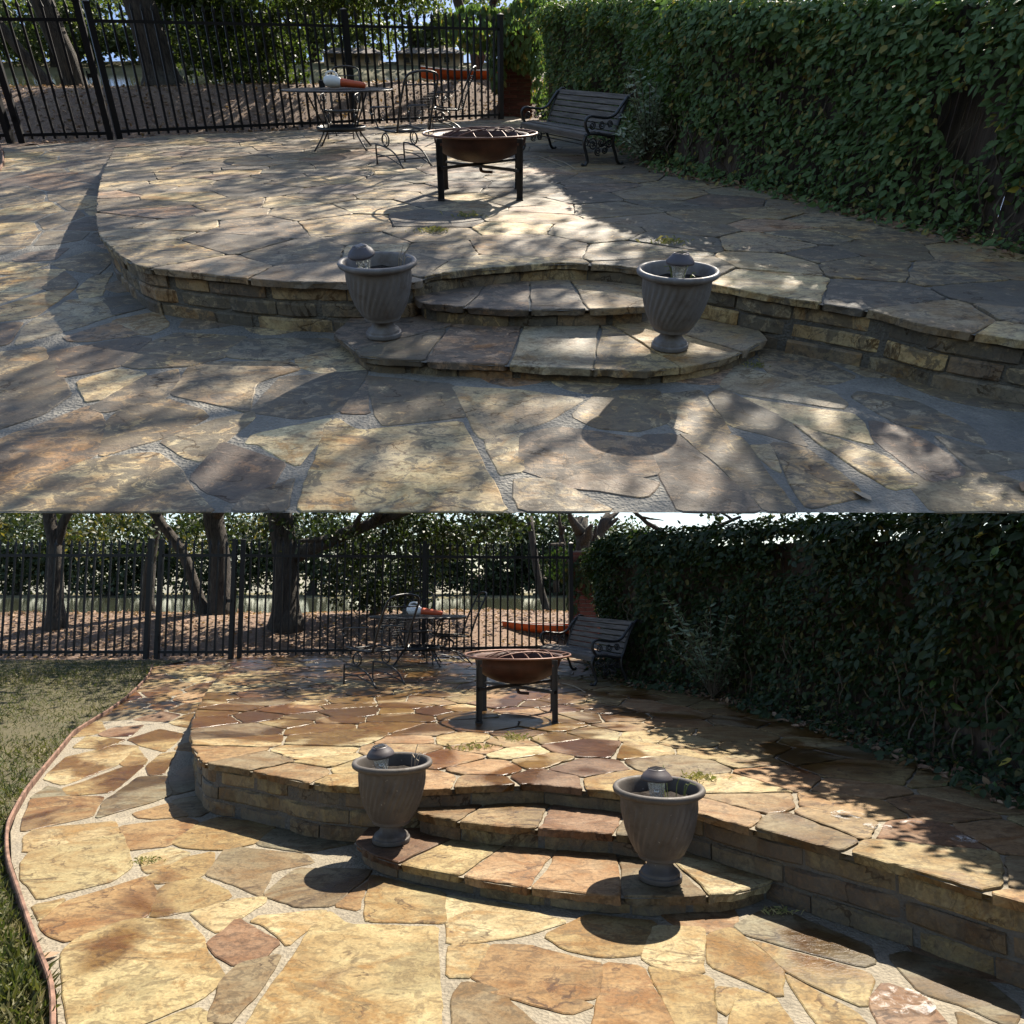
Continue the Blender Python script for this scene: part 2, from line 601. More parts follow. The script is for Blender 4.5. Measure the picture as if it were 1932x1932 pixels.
# ------------------------------------------------------------------ leaves
LEAF = np.array([(0, 0, 0), (.25, .24, .03), (.6, .22, .02), (1, 0, -.05), (.6, -.22, .02), (.25, -.24, .03), (.3, 0, -.04), (.65, 0, -.04)], float)
LEAF_F = np.array([(0, 6, 1), (1, 6, 7), (1, 7, 2), (2, 7, 3), (0, 5, 6), (5, 7, 6), (5, 4, 7), (4, 3, 7)])
DIAM = np.array([(0, 0, 0), (.5, .28, .06), (1, 0, 0), (.5, -.28, .06)], float)
DIAM_F = np.array([(0, 2, 1), (0, 3, 2)])

def leaf_frames(rng, n, d, nrm):
    """rotation matrices whose x axis is d and z axis is close to nrm"""
    d = d / np.linalg.norm(d, axis=1, keepdims=True)
    y = np.cross(nrm, d); y /= np.linalg.norm(y, axis=1, keepdims=True) + 1e-9
    z = np.cross(d, y)
    return np.stack([d, y, z], axis=2)

def leaf_mesh(name, pos, rot, size, mat, shape=LEAF, faces=LEAF_F, wide=1.0):
    base = shape * np.array([1, wide, 1])
    V = np.einsum('nij,kj->nki', rot, base) * size[:, None, None] + pos[:, None, :]
    n, k = V.shape[:2]
    F = faces[None] + (np.arange(n) * k)[:, None, None]
    return npmesh(name, V.reshape(-1, 3), F.reshape(-1, faces.shape[1]), mat)

def crown_mesh(name, blobs, density, size, mat, seed, droop=.3, shell=.45, clump=34):
    """leaves in ellipsoids (cx, cy, cz, rx, ry, rz), gathered in clumps"""
    rng = np.random.default_rng(seed)
    PP, DD, SS = [], [], []
    for (cx, cy, cz, rx, ry, rz) in blobs:
        n = int(density * (rx * ry * rz) ** .667 * 12)
        ncl = max(4, n // clump)
        u = rng.normal(size=(ncl, 3)); u /= np.linalg.norm(u, axis=1, keepdims=True)
        rad = rng.uniform(shell, 1.0, ncl) ** .6
        c = u * rad[:, None] * (rx, ry, rz) + (cx, cy, cz)
        cs = rng.uniform(.10, .28, ncl) * (1.25 if clump > 50 else 1.0) * (rx * ry * rz) ** .333
        idx = rng.integers(0, ncl, n)
        p = c[idx] + rng.normal(size=(n, 3)) * cs[idx][:, None] * (1, 1, .7)
        PP.append(p); DD.append(rng.normal(size=(n, 3)) + (0, 0, -droop)); SS.append(rng.uniform(.6, 1.3, n) * size)
    P, D, S = np.concatenate(PP), np.concatenate(DD), np.concatenate(SS)
    N = rng.normal(size=P.shape) + (0, 0, .8)
    return leaf_mesh(name, P, leaf_frames(rng, len(P), D, N), S, mat, DIAM, DIAM_F)

def limb(mb, p0, p1, r0, r1, rr, wob=.08, n=7, sides=10):
    p0, p1 = Vector(p0), Vector(p1)
    L = (p1 - p0).length
    pts = []
    for k in range(n + 1):
        t = k / n
        p = p0.lerp(p1, t)
        if 0 < k < n: p += Vector((rr.uniform(-1, 1), rr.uniform(-1, 1), rr.uniform(-.4, .4))) * wob * L * .3
        pts.append(p)
    mb.tube(pts, [r0 + (r1 - r0) * k / n for k in range(n + 1)], sides)
    return pts

# ------------------------------------------------------------------ builders of single things (origin on the ground)
def urn_profile(H, Rr):
    foot = [(r * Rr, z * H) for r, z in ((0, .01), (.44, 0), (.460, .003), (.465, .009), (.465, .048), (.462, .054), (.445, .058), (.425, .061), (.421, .066), (.418, .09), (.41, .096), (.345, .115), (.295, .145), (.265, .18), (.26, .215))]
    body = [(r * Rr, z * H) for r, z in ((.26, .215), (.36, .222), (.455, .235), (.475, .25), (.46, .262))]
    ctrl = ((.24, .46), (.30, .535), (.36, .595), (.45, .67), (.55, .735), (.7, .80), (.93, .845))
    for k in range(1, 19):
        z = .262 + (.93 - .262) * k / 18
        body.append((float(np.interp(z, [c[0] for c in ctrl], [c[1] for c in ctrl])) * Rr, z * H))
    return foot, body

def make_urn(M, label, seed):
    H, Rr = .46, .237
    t = thing('urn_planter', label, 'planter', group='swirl fluted urn planters beside the steps')
    foot, body = urn_profile(H, Rr)
    obj('foot', MB().lathe(foot, 40), M['urn'], t, True)
    def flute(r, z, a):
        k = min(1, max(0, (z - .15) / .05)) * min(1, max(0, (H - .06 - z) / .04))
        return r * (1 + .026 * k * math.sin(30 * (a + 1.1 * ((H - z) / H) ** 1.7)))
    obj('body', MB().lathe(body, 156, fn=flute), M['urn'], t, True)
    rim = [(.86 * Rr, H - .036), (.93 * Rr, H - .035), (.985 * Rr, H - .026), (Rr, H - .012), (.975 * Rr, H - .001), (.92 * Rr, H + .002), (.875 * Rr, H - .004), (.86 * Rr, H - .012), (.83 * Rr, H - .03), (.78 * Rr, H - .12), (.74 * Rr, H - .16)]
    obj('rim', MB().lathe(rim, 64), M['urn'], t, True)
    rr = random.Random(seed)
    mb = MB(); n = 28; vs = [(0, 0, H - .075)]
    for i in range(1, 6):
        for j in range(n):
            a = 2 * math.pi * j / n
            vs.append((.80 * Rr * i / 5 * math.cos(a), .80 * Rr * i / 5 * math.sin(a), H - .075 + rr.uniform(-.008, .012)))
    fs = [(0, 1 + j, 1 + (j + 1) % n) for j in range(n)]
    for i in range(4):
        for j in range(n):
            j2 = (j + 1) % n
            fs.append((1 + i * n + j, 1 + (i + 1) * n + j, 1 + (i + 1) * n + j2, 1 + i * n + j2))
    obj('potting_soil', mb.add(vs, fs), M['dark_soil'], t)
    return t

def make_solar_light(M, label):
    t = thing('solar_light', label, 'garden light', group='solar stake lights standing in the planters')
    cap = [(.02, .0), (.078, -.002), (.082, .004), (.080, .012), (.066, .032), (.050, .045), (.047, .050), (.045, .053), (.0, .054)]
    obj('cap', MB().lathe([(r, z + .10) for r, z in cap], 32), M['urn_dark'], t, True)
    obj('panel_frame', MB().box((0, 0, .1555), (.062, .062, .005)), M['urn'], t)
    obj('solar_panel', MB().box((0, 0, .1588), (.05, .05, .003)), M['panel'], t)
    lens = [(.0, .012), (.030, .012), (.036, .018), (.040, .045), (.050, .098), (.046, .098), (.036, .047), (.030, .022), (.0, .02)]
    obj('lens', MB().lathe(lens, 10), M['glass'], t)
    obj('reflector', MB().lathe([(.0, .052), (.012, .05), (.017, .04), (.012, .028), (.0, .024)], 12), M['chrome'], t, True)
    obj('stake', MB().tube([(0, 0, -.1), (0, 0, .013)], .008, 8), M['urn_dark'], t)
    return t

def make_fire_pit(M, label):
    t = thing('fire_pit', label, 'fire pit', group='rusty fire bowls on four legs')
    RB, RR, HR = .40, .475, .575
    prof = []
    for k in range(11):
        a = k / 10 * math.pi / 2
        prof.append((RB * math.sin(a) * .97, HR - .02 - .245 * math.cos(a) ** .85))
    prof += [(RB, HR - .015), (RB + .012, HR - .008), (RB + .004, HR), (RB - .012, HR - .006)]
    inner = [(r * .965, z + .012) for r, z in prof[:11]][::-1]
    obj('bowl', MB().lathe(prof + inner, 56), M['rust'], t, True)
    rg = obj('ring', MB().tube(circle((0, 0, HR + .005), RR, 56), .010, 8, closed=True), M['rust_light'], t, True)
    for a in (.3, 1.87, 3.44, 5.0):
        obj('ring_bracket', MB().tube([(RB * math.cos(a), RB * math.sin(a), HR - .01), (RR * math.cos(a), RR * math.sin(a), HR + .005)], .008, 6), M['rust_light'], rg)
    for sx in (-1, 1):
        for sy in (-1, 1):
            mb = MB()
            mb.box((sx * .325, sy * .325 - sy * .022, .28), (.05, .008, .56)).box((sx * .325 + sx * .021, sy * .325, .28), (.008, .046, .56))
            l = obj('leg', mb, M['black_steel'], t)
            obj('foot_pad', MB().box((sx * .325, sy * .325, .006), (.058, .058, .012)), M['black_steel'], l)
            obj('bolt', MB().lathe([(.0, .02), (.008, .02), (.009, .0)], 8, (sx * .31, sy * .31, .5)), M['rust_light'], l)
    for s in (1, -1):
        m = Matrix.Rotation(R(45) * s, 3, 'Z')
        obj('cross_bar', MB().box((0, 0, .285 + .0125 * s), (.93, .035, .024), m), M['black_steel'], t)
    obj('drain_pipe', MB().tube(curve([(0, 0, .31), (0, 0, .245), (.02, -.01, .222), (.10, -.03, .218)], 5), .014, 8), M['rust'], t, True)
    return t

def make_log_grate(M, label):
    t = thing('fire_grate', label, 'grate', group='curved iron grates in the fire bowls')
    for i, x in enumerate((-.20, -.07, .06, .19)):
        w_ = math.sqrt(max(.01, .345 ** 2 - x * x))
        pts = [(x + .05 * math.sin(k / 12 * math.pi), -w_ + 2 * w_ * k / 12, .075 * math.sin(k / 12 * math.pi)) for k in range(13)]
        obj('bar', MB().tube(pts, .005, 6), M['rust_light'], t, True)
    for y in (-.12, .12):
        w_ = math.sqrt(.345 ** 2 - y * y)
        z0 = .075 * math.sin((y + .345) / .69 * math.pi)
        pts = [(-w_ + 2 * w_ * k / 12, y, z0 * math.sin(k / 12 * math.pi) ** .6 + .013) for k in range(13)]
        obj('cross_bar', MB().tube(pts, .005, 6), M['rust_light'], t, True)
    return t

def mesh_panel(W, D, f, nu=15, nv=15, r=.0008):
    """woven wire over the unit square mapped by f(u, v)"""
    mb = MB()
    for i in range(1, nu):
        mb.tube([f(i / nu, k / 6) for k in range(7)], r, 3, cap=False)
    for j in range(1, nv):
        mb.tube([f(k / 6, j / nv) for k in range(7)], r, 3, cap=False)
    return mb

def make_chair(M, label):
    t = thing('patio_chair', label, 'chair', group='black iron rocker chairs around the patio table')
    W, D, SH = .25, .24, .43
    for s in (-1, 1):
        x = s * .22
        pts = curve([(x, .30, .0), (x, .30, .20), (x, .27, .235), (x, .05, .215), (x, -.14, .15), (x, -.30, .0)], 5)
        rl = obj('base_rail', MB().tube(pts, .011, 6), M['black_iron'], t, True)
        obj('lower_rail', MB().tube(curve([(x, .30, .12), (x, .05, .11), (x, -.18, .05), (x, -.28, .02)], 4), .008, 6), M['black_iron'], rl, True)
        for y in (.30, -.30): obj('foot_pad', MB().lathe([(0, 0), (.017, 0), (.017, .008), (0, .008)], 8, (x, y, 0)), M['black_iron'], rl)
        obj('spring_loop', MB().tube(circle((x, .06, .305), .075, 18, 'x'), .010, 6, closed=True).tube(circle((x + .02 * s, .06, .305), .06, 16, 'x'), .006, 5, closed=True), M['black_iron'], t, True)
        arm = curve([(s * .27, -.20, SH + .26), (s * .29, .0, SH + .25), (s * .29, .20, SH + .24), (s * .29, .26, SH + .20), (s * .29, .23, SH + .15), (s * .28, .20, SH + .17)], 5)
        ar = obj('armrest', MB().tube(arm, .011, 6), M['black_iron'], t, True)
        obj('arm_support', MB().tube(curve([(s * .285, .17, SH + .24), (s * .27, .19, SH + .12), (s * .25, .16, SH)], 5), .009, 6), M['black_iron'], ar, True)
        sc = [Vector((s * .28, -.02 + .06 * (1 - k / 26) * math.cos(k * .5), SH + .14 + .06 * (1 - k / 26) * math.sin(k * .5))) for k in range(24)]
        obj('scroll', MB().tube(sc, .006, 5), M['black_iron'], ar, True)
    for y, z in ((.29, .09), (-.21, .095)):
        obj('stretcher', MB().tube([(-.22, y, z), (.22, y, z)], .009, 6), M['black_iron'], t)
    rim = curve([(-W, -D, SH - .02), (-W, 0, SH - .012), (-W, D - .04, SH + .01), (-W + .04, D, SH), (0, D + .01, SH - .01), (W - .04, D, SH), (W, D - .04, SH + .01), (W, 0, SH - .012), (W, -D, SH - .02)], 4)
    obj('seat_frame', MB().tube(rim, .014, 6).tube([(-W, -D, SH - .02), (W, -D, SH - .02)], .012, 6).tube([(-.22, .06, SH - .03), (.22, .06, SH - .03)], .012, 6), M['black_iron'], t, True)
    obj('seat_mesh', mesh_panel(W, D, lambda u, v: (-W + 2 * W * u, -D + 2 * D * v, SH - .012 - .03 * math.sin(u * math.pi) * math.sin(v * math.pi)), 17, 17), M['black_iron'], t)
    bz = lambda h: -D - .02 - .28 * (h / .64) ** 1.2
    bk = [(-W, bz(0), SH - .02), (-W, bz(.25), SH + .25), (-W, bz(.5), SH + .5), (-W + .02, bz(.58), SH + .585), (-W + .08, bz(.62), SH + .625), (0, bz(.64), SH + .645), (W - .08, bz(.62), SH + .625), (W - .02, bz(.58), SH + .585), (W, bz(.5), SH + .5), (W, bz(.25), SH + .25), (W, bz(0), SH - .02)]
    bf = obj('back_frame', MB().tube(curve(bk, 4), .014, 6), M['black_iron'], t, True)
    obj('back_rail', MB().tube([(-W, bz(.5), SH + .5), (W, bz(.5), SH + .5)], .010, 6), M['black_iron'], bf)
    obj('back_mesh', mesh_panel(W, .5, lambda u, v: (-W + 2 * W * u, bz(.5 * v) - .02 * math.sin(u * math.pi), SH + .5 * v), 17, 17), M['black_iron'], t)
    return t

def make_table(M, label):
    t = thing('patio_table', label, 'table', group='round black iron patio tables')
    RT, HT = .75, .78
    obj('table_rim', MB().lathe([(RT - .03, HT - .012), (RT - .004, HT - .022), (RT, HT - .01), (RT - .004, HT), (RT - .03, HT)], 56), M['black_iron'], t, True)
    mb = MB()
    n = 44
    for i in range(1, n):
        q = -RT + 2 * RT * i / n
        w_ = math.sqrt(RT * RT - q * q) - .01
        mb.box((q, 0, HT - .008), (.016, 2 * w_, .004)).box((0, q, HT - .0035), (2 * w_, .016, .004))
    obj('table_mesh', mb, M['black_iron'], t)
    for k in range(4):
        a = R(38 + 90 * k)
        c, s = math.cos(a), math.sin(a)
        prof = [(.52, HT - .02), (.42, .55), (.32, .36), (.30, .27), (.36, .16), (.50, .0)]
        l = obj('leg', MB().tube(curve([(r * c, r * s, z) for r, z in prof], 5), .012, 6), M['black_iron'], t, True)
        obj('foot_pad', MB().lathe([(0, 0), (.02, 0), (.02, .01), (0, .01)], 8, (.5 * c, .5 * s, 0)), M['black_iron'], l)
    sh = obj('lower_ring', MB().lathe([(.30, .24), (.335, .24), (.335, .30), (.325, .30), (.325, .25), (.30, .25)], 40), M['black_iron'], t, True)
    mb = MB()
    for i in range(1, 16):
        q = -.31 + .62 * i / 16
        w_ = math.sqrt(.31 ** 2 - q * q)
        mb.box((q, 0, .246), (.010, 2 * w_, .004)).box((0, q, .250), (2 * w_, .010, .004))
    obj('shelf_mesh', mb, M['black_iron'], sh)
    return t

def make_bench(M, label):
    t = thing('park_bench', label, 'bench', group='slatted benches with scrolled iron ends')
    L = .68
    # side outline in (forward y, height z)
    seat = [(.27, .355), (.19, .375), (.11, .37), (.03, .355), (-.05, .345), (-.12, .35)]
    back = [(-.165, .405), (-.195, .475), (-.22, .545), (-.25, .615), (-.285, .685), (-.325, .75)]
    def slat(y, z, ang, wd, lab):
        m = Matrix.Rotation(ang, 3, 'X')
        o = obj(lab, MB().box((0, y, z), (2 * L + .02, wd, .022), m), M['bench_wood'], t)
        f = rnd.uniform(.7, 1.15); o.color = (f, f, f, 1)
    slat(.30, .325, R(78), .06, 'seat_slat')
    for i, (y, z) in enumerate(seat): slat(y, z, R((-12, -6, 2, 8, 4, -8)[i]), .066, 'seat_slat')
    for i, (y, z) in enumerate(back): slat(y, z, R(-72 + i * 2), .060, 'back_slat')
    for s in (-1, 1):
        x = s * (L + .012)
        e = obj('end_frame', MB().tube(curve([(x, .31, .33), (x, .24, .36), (x, .1, .355), (x, -.1, .33), (x, -.16, .40), (x, -.22, .56), (x, -.30, .73), (x, -.36, .79), (x, -.41, .78), (x, -.42, .75)], 5), .017, 6), M['black_iron'], t, True)
        obj('armrest', MB().tube(curve([(x, .24, .36), (x, .29, .43), (x, .30, .51), (x, .24, .555), (x, .12, .545), (x, -.02, .535), (x, -.13, .57), (x, -.21, .66), (x, -.30, .76)], 5), .018, 6), M['black_iron'], t, True)
        obj('leg', MB().tube(curve([(x, .28, .36), (x, .31, .26), (x, .27, .14), (x, .25, .05), (x, .29, .0), (x, .33, .02)], 5), [.020] * 26, 6), M['black_iron'], t, True)
        obj('leg', MB().tube(curve([(x, -.13, .36), (x, -.12, .24), (x, -.17, .12), (x, -.20, .04), (x, -.25, .0), (x, -.29, .02)], 5), [.020] * 26, 6), M['black_iron'], t, True)
        mb = MB()
        for (cy, cz, r0, a0) in ((.18, .24, .075, 0), (.05, .26, .06, 2), (-.06, .25, .065, 1), (.20, .45, .05, 1), (.06, .46, .05, 3), (-.06, .46, .045, 0), (.10, .16, .05, 4), (.0, .17, .045, 2)):
            mb.tube([(x, cy + r0 * (1 - k / 30) * math.cos(a0 + k * .48), cz + r0 * (1 - k / 30) * math.sin(a0 + k * .48)) for k in range(26)], .008, 5)
        mb.tube([(x, .27, .3), (x, .1, .2), (x, -.12, .3)], .008, 5)
        obj('scroll_work', mb, M['black_iron'], e, True)
    for y, z in ((.2, .22), (-.14, .2)):
        obj('tie_rod', MB().tube([(-L, y, z), (L, y, z)], .007, 6), M['black_iron'], t)
    return t

def make_blower(M, label):
    t = thing('garden_blower', label, 'garden blower', group='white and orange blowers on the tables')
    body = [(0, -.20), (.05, -.195), (.085, -.15), (.095, -.08), (.09, 0), (.075, .06), (.058, .085)]
    mb = MB().lathe([(r * (1 + (.03 if k % 2 else 0)), z) for k, (r, z) in enumerate(body)], 20)
    rot = Matrix.Rotation(R(96), 4, 'Y')
    def lay(mb): mb.v = [tuple(rot @ Vector(p) + Vector((0, 0, .095))) for p in mb.v]; return mb
    obj('housing', lay(mb), M['white_plastic'], t, True)
    noz = []
    for k in range(15):
        z = .08 + .40 * k / 14
        noz.append((.062 - .022 * k / 14 + (.006 if k % 2 else 0), z))
    obj('nozzle', lay(MB().lathe(noz + [(.0, .485)], 18)), M['orange_plastic'], t, True)
    h = obj('handle', MB().tube(curve([(-.16, 0, .15), (-.13, 0, .23), (-.02, 0, .24), (.04, 0, .17)], 5), .016, 8), M['white_plastic'], t, True)
    obj('trigger', MB().box((-.06, 0, .215), (.03, .014, .03)), M['black_iron'], h)
    obj('battery', MB().box((-.23, 0, .07), (.09, .09, .10)), M['black_iron'], t)
    return t

def make_kayak(M, label, L=3.0):
    t = thing('kayak', label, 'boat', group='orange boats beached beyond the fence')
    mb = MB(); n, k = 25, 11; vs = []
    for i in range(n):
        s = -1 + 2 * i / (n - 1)
        wd = .36 * (1 - abs(s) ** 2.3) + .012
        ke = .10 * abs(s) ** 2.6
        top = .34 + .12 * abs(s) ** 2.4
        for j in range(k):
            a = -1 + 2 * j / (k - 1)
            vs.append((s * L / 2 * (1 - .03 * (1 - abs(a))), wd * math.sin(a * math.pi / 2), ke + (top - ke) * abs(a) ** 2.6))
    fs = [(i * k + j, (i + 1) * k + j, (i + 1) * k + j + 1, i * k + j + 1) for i in range(n - 1) for j in range(k - 1)]
    obj('hull', mb.add(vs, fs), M['boat'], t, True)
    g = MB()
    for e in (0, k - 1): g.tube([vs[i * k + e] for i in range(n)], .016, 6)
    obj('gunwale', g, M['boat_trim'], t, True)
    for x in (-.5, .5): obj('seat', MB().box((x, 0, .26), (.28, .56, .03)), M['boat_trim'], t)
    return t

def make_house(M, label, W=8, D=5, H=2.4):
    t = thing('lake_house', label, 'house', group='low houses across the lake')
    wl = obj('wall', MB().box((0, 0, H / 2), (W, D, H)), M['house_wall'], t)
    rf = MB().add([(-W / 2 - .2, -D / 2 - .25, H), (W / 2 + .2, -D / 2 - .25, H), (W / 2 + .2, D / 2 + .25, H), (-W / 2 - .2, D / 2 + .25, H), (-W / 2 + W * .15, 0, H * 1.4), (W / 2 - W * .15, 0, H * 1.4)], [(0, 1, 5, 4), (2, 3, 4, 5), (0, 4, 3), (1, 2, 5), (3, 2, 1, 0)])
    r = obj('roof', rf, M['house_roof'], t)
    obj('chimney', MB().box((W * .2, 0, H * 1.35), (W * .06, .4, H * .4)), M['house_wall'], r)
    for x in (-.33, -.1, .3):
        f = obj('window', MB().box((x * W, -D / 2 - .02, H * .55), (W * .1, .06, H * .42)), M['boat_trim'], t)
        obj('pane', MB().box((x * W, -D / 2 - .06, H * .55), (W * .085, .02, H * .36)), M['panel'], f)
    obj('door', MB().box((.12 * W, -D / 2 - .03, H * .43), (W * .09, .06, H * .8)), M['house_roof'], t)
    return t

def make_tree(M, label, trunk, r0, r1, blobs, density, leaf, seed, limbs=(), group=None, mat='leaf', name='tree', clump=34):
    """trunk: points from the foot up"""
    base = Vector(trunk[0])
    t = thing(name, label, 'tree', base, group=group)
    rr = random.Random(seed)
    pts = curve([Vector(p) - base for p in trunk], 5)
    n = len(pts)
    rs = [r0 + (r1 - r0) * (k / (n - 1)) + r0 * .55 * max(0, 1 - k / (n * .16)) ** 2 for k in range(n)]
    pts[0] = pts[0] - Vector((0, 0, .2))
    mb = MB().tube(pts, rs, 14)
    mb.v = [tuple(Vector(v) + noise.noise_vector((v[0] * 4, v[1] * 4, v[2] * 1.2)) * r0 * .16) for v in mb.v]
    tk = obj('trunk', mb, M['bark'], t, True)
    for (a, b, ra, rb) in limbs:
        mb = MB()
        p = limb(mb, Vector(a) - base, Vector(b) - base, ra, rb, rr, .12)
        for q in (3, 5, 6):
            d = Vector((rr.uniform(-1, 1), rr.uniform(-1, 1), rr.uniform(-.2, .8))).normalized() * (p[0] - p[-1]).length * .35
            limb(mb, p[q], p[q] + d, rb * 1.1, rb * .3, rr, .15, 4, 6)
        obj('limb', mb, M['bark'], tk, True)
    bl = [(b[0] - base.x, b[1] - base.y, b[2] - base.z, *b[3:]) for b in blobs]
    if bl: obj('crown', crown_mesh('crown', bl, density, leaf, M[mat], seed, clump=clump), None, t)
    return t
# ------------------------------------------------------------------ lower paving, stone by stone
# outlines of the big foreground stones of the lower terrace, read in half-units: picture x = ox + x/2, y = 1343.4 + y/2
TAN, PALE, OCHRE, ORANGE, BROWN, RED, GREY, SLATE = (.51, .40, .20), (.60, .50, .30), (.45, .33, .14), (.43, .265, .105), (.32, .25, .155), (.34, .20, .125), (.30, .27, .20), (.21, .21, .18)
STONES = [
 (0, TAN, [(250,900),(300,855),(490,788),(700,790),(760,850),(770,900),(840,1000),(740,1080),(520,1172),(285,1240),(255,1050)]),
 (0, RED, [(795,870),(895,788),(1040,870),(990,920),(890,950),(820,910)]),
 (0, BROWN, [(835,1015),(910,955),(1052,922),(1020,990),(920,1110),(880,1165),(800,1150)]),
 (0, TAN, [(905,1215),(1050,1010),(1120,910),(1210,770),(1255,757),(1310,805),(1640,815),(1645,1000),(1652,1175),(1655,1260),(900,1260)]),
 (0, OCHRE, [(580,768),(600,680),(640,645),(755,628),(840,670),(858,695),(760,735)]),
 (0, PALE, [(735,752),(870,712),(990,700),(985,722),(830,820),(785,800)]),
 (0, OCHRE, [(562,622),(700,550),(800,530),(798,590),(740,622),(600,642)]),
 (0, PALE, [(528,542),(640,513),(712,535),(590,600),(550,603)]),
 (0, TAN, [(88,575),(120,528),(455,462),(490,580),(420,632),(150,700),(88,622)]),
 (0, PALE, [(98,470),(140,440),(425,413),(440,455),(350,490),(100,525)]),
 (0, ORANGE, [(82,420),(120,330),(250,320),(380,320),(340,392),(85,447)]),
 (0, GREY, [(370,390),(400,330),(520,248),(620,245),(648,310),(560,342),(380,393)]),
 (0, ORANGE, [(158,790),(250,720),(542,625),(580,690),(540,772),(260,857),(190,840)]),
 (0, TAN, [(128,728),(240,705),(150,782)]),
 (0, BROWN, [(785,612),(868,510),(1150,540),(1172,570),(1030,600),(988,690),(900,650)]),
 (0, OCHRE, [(655,490),(760,420),(830,398),(1032,430),(960,492),(850,517),(700,510)]),
 (0, ORANGE, [(460,432),(700,400),(742,415),(640,500),(490,517)]),
 (0, ORANGE, [(508,382),(640,345),(702,390),(580,402),(520,397)]),
 (0, GREY, [(978,488),(1042,440),(1300,460),(1330,490),(1150,527),(990,502)]),
 (0, BROWN, [(1000,690),(1060,640),(1120,592),(1392,597),(1380,620),(1255,725),(1130,728)]),
 (0, ORANGE, [(1265,727),(1390,632),(1352,742)]),
 (0, TAN, [(1380,760),(1402,618),(1670,680),(1672,790),(1392,785)]),
 (0, PALE, [(1692,692),(1932,732),(2130,790),(1935,848),(1700,870)]),
 (0, PALE, [(1700,882),(1842,880),(1780,992),(1697,990)]),
 (0, ORANGE, [(1785,990),(1850,888),(1990,882),(2262,955),(2240,1068),(2045,1078),(1880,1042)]),
 (0, PALE, [(965,792),(990,770),(1208,750),(1200,778),(1080,872),(1000,800)]),
 (0, BROWN, [(1718,1070),(1750,1025),(1865,1045),(2032,1190),(1990,1260),(1718,1260)]),
 (0, TAN, [(545,1190),(735,1118),(785,1150),(800,1260),(520,1260)]),
 (0, OCHRE, [(238,288),(460,208),(540,202),(420,300),(262,312)]),
 (0, PALE, [(165,252),(250,170),(440,125),(520,130),(440,200),(240,272)]),
 (0, TAN, [(452,190),(520,138),(552,180),(540,200),(470,202)]),
 (0, GREY, [(118,322),(180,280),(230,292),(258,316),(140,326)]),
 (0, TAN, [(555,202),(600,160),(662,150),(620,230),(560,236)]),
 (0, GREY, [(655,310),(625,245),(750,237),(755,285)]),
 (0, BROWN, [(645,375),(655,332),(790,310),(806,362),(745,392)]),
 (0, RED, [(375,82),(420,62),(535,50),(490,88),(400,92)]),
 (0, TAN, [(278,132),(330,92),(470,105),(380,137)]),
 (0, OCHRE, [(485,103),(600,66),(690,82),(620,148),(530,125)]),
 (966, OCHRE, [(140,842),(290,770),(530,792),(490,905),(340,922),(200,890)]),
 (966, PALE, [(492,922),(537,812),(720,817),(715,978),(560,962)]),
 (966, ORANGE, [(315,1260),(318,1150),(352,955),(495,968),(605,1190),(600,1260)]),
 (966, OCHRE, [(622,1190),(518,968),(560,978),(750,1005),(757,1260),(630,1260)]),
 (966, OCHRE, [(745,842),(830,817),(1010,960),(1005,1062),(745,952)]),
 (966, GREY, [(850,806),(990,735),(1330,880),(1352,935),(1300,952),(900,842)]),
 (966, TAN, [(915,868),(1340,985),(1352,1012),(1310,1102),(1060,992)]),
 (966, TAN, [(770,1045),(850,1052),(812,1132),(780,1112)]),
 (966, OCHRE, [(828,1190),(870,1052),(990,1080),(1062,1190),(1075,1260),(815,1260)]),
 (966, TAN, [(1048,1002),(1290,1132),(1345,1190),(1360,1260),(1230,1260),(1115,1120)]),
 (966, RED, [(1358,1092),(1422,1030),(1562,1082),(1640,1190),(1640,1260),(1440,1260)]),
 (966, GREY, [(1440,930),(1500,912),(1720,972),(1892,1102),(1870,1180),(1700,1102),(1545,1055)]),
 (966, ORANGE, [(-60,1062),(60,1040),(240,1082),(285,1102),(200,1132),(60,1092)]),
 (966, GREY, [(1700,1130),(1860,1205),(2050,1250),(2040,1290),(1720,1270)]),
]
H_LOW_TO_UP = ((1.77994781, -.39459979, 1.64542215), (.82968871, 2.72226074, -4.02664371), (.07500646, .17545465, 1.0))
def smooth(a, b, x):
    t = max(0, min(1, (x - a) / (b - a)))
    return t * t * (3 - 2 * t)

def ray(E, px, py):
    u, v = (px - 966) / F_PX, (966 - py) / F_PX
    return (u, math.cos(E) - v * math.sin(E), math.sin(E) + v * math.cos(E))
def level_at(E, z):
    """plan position where a sight line of the survey picture meets height z"""
    def f(px, py, zz=None):
        d = ray(E, px, py)
        t = ((z if zz is None else zz) - EYE) / d[2]
        return (d[0] * t, d[1] * t)
    return f

ZT, Z1, Z2 = .35, .10, .225        # terrace, first step, second step over the lower paving

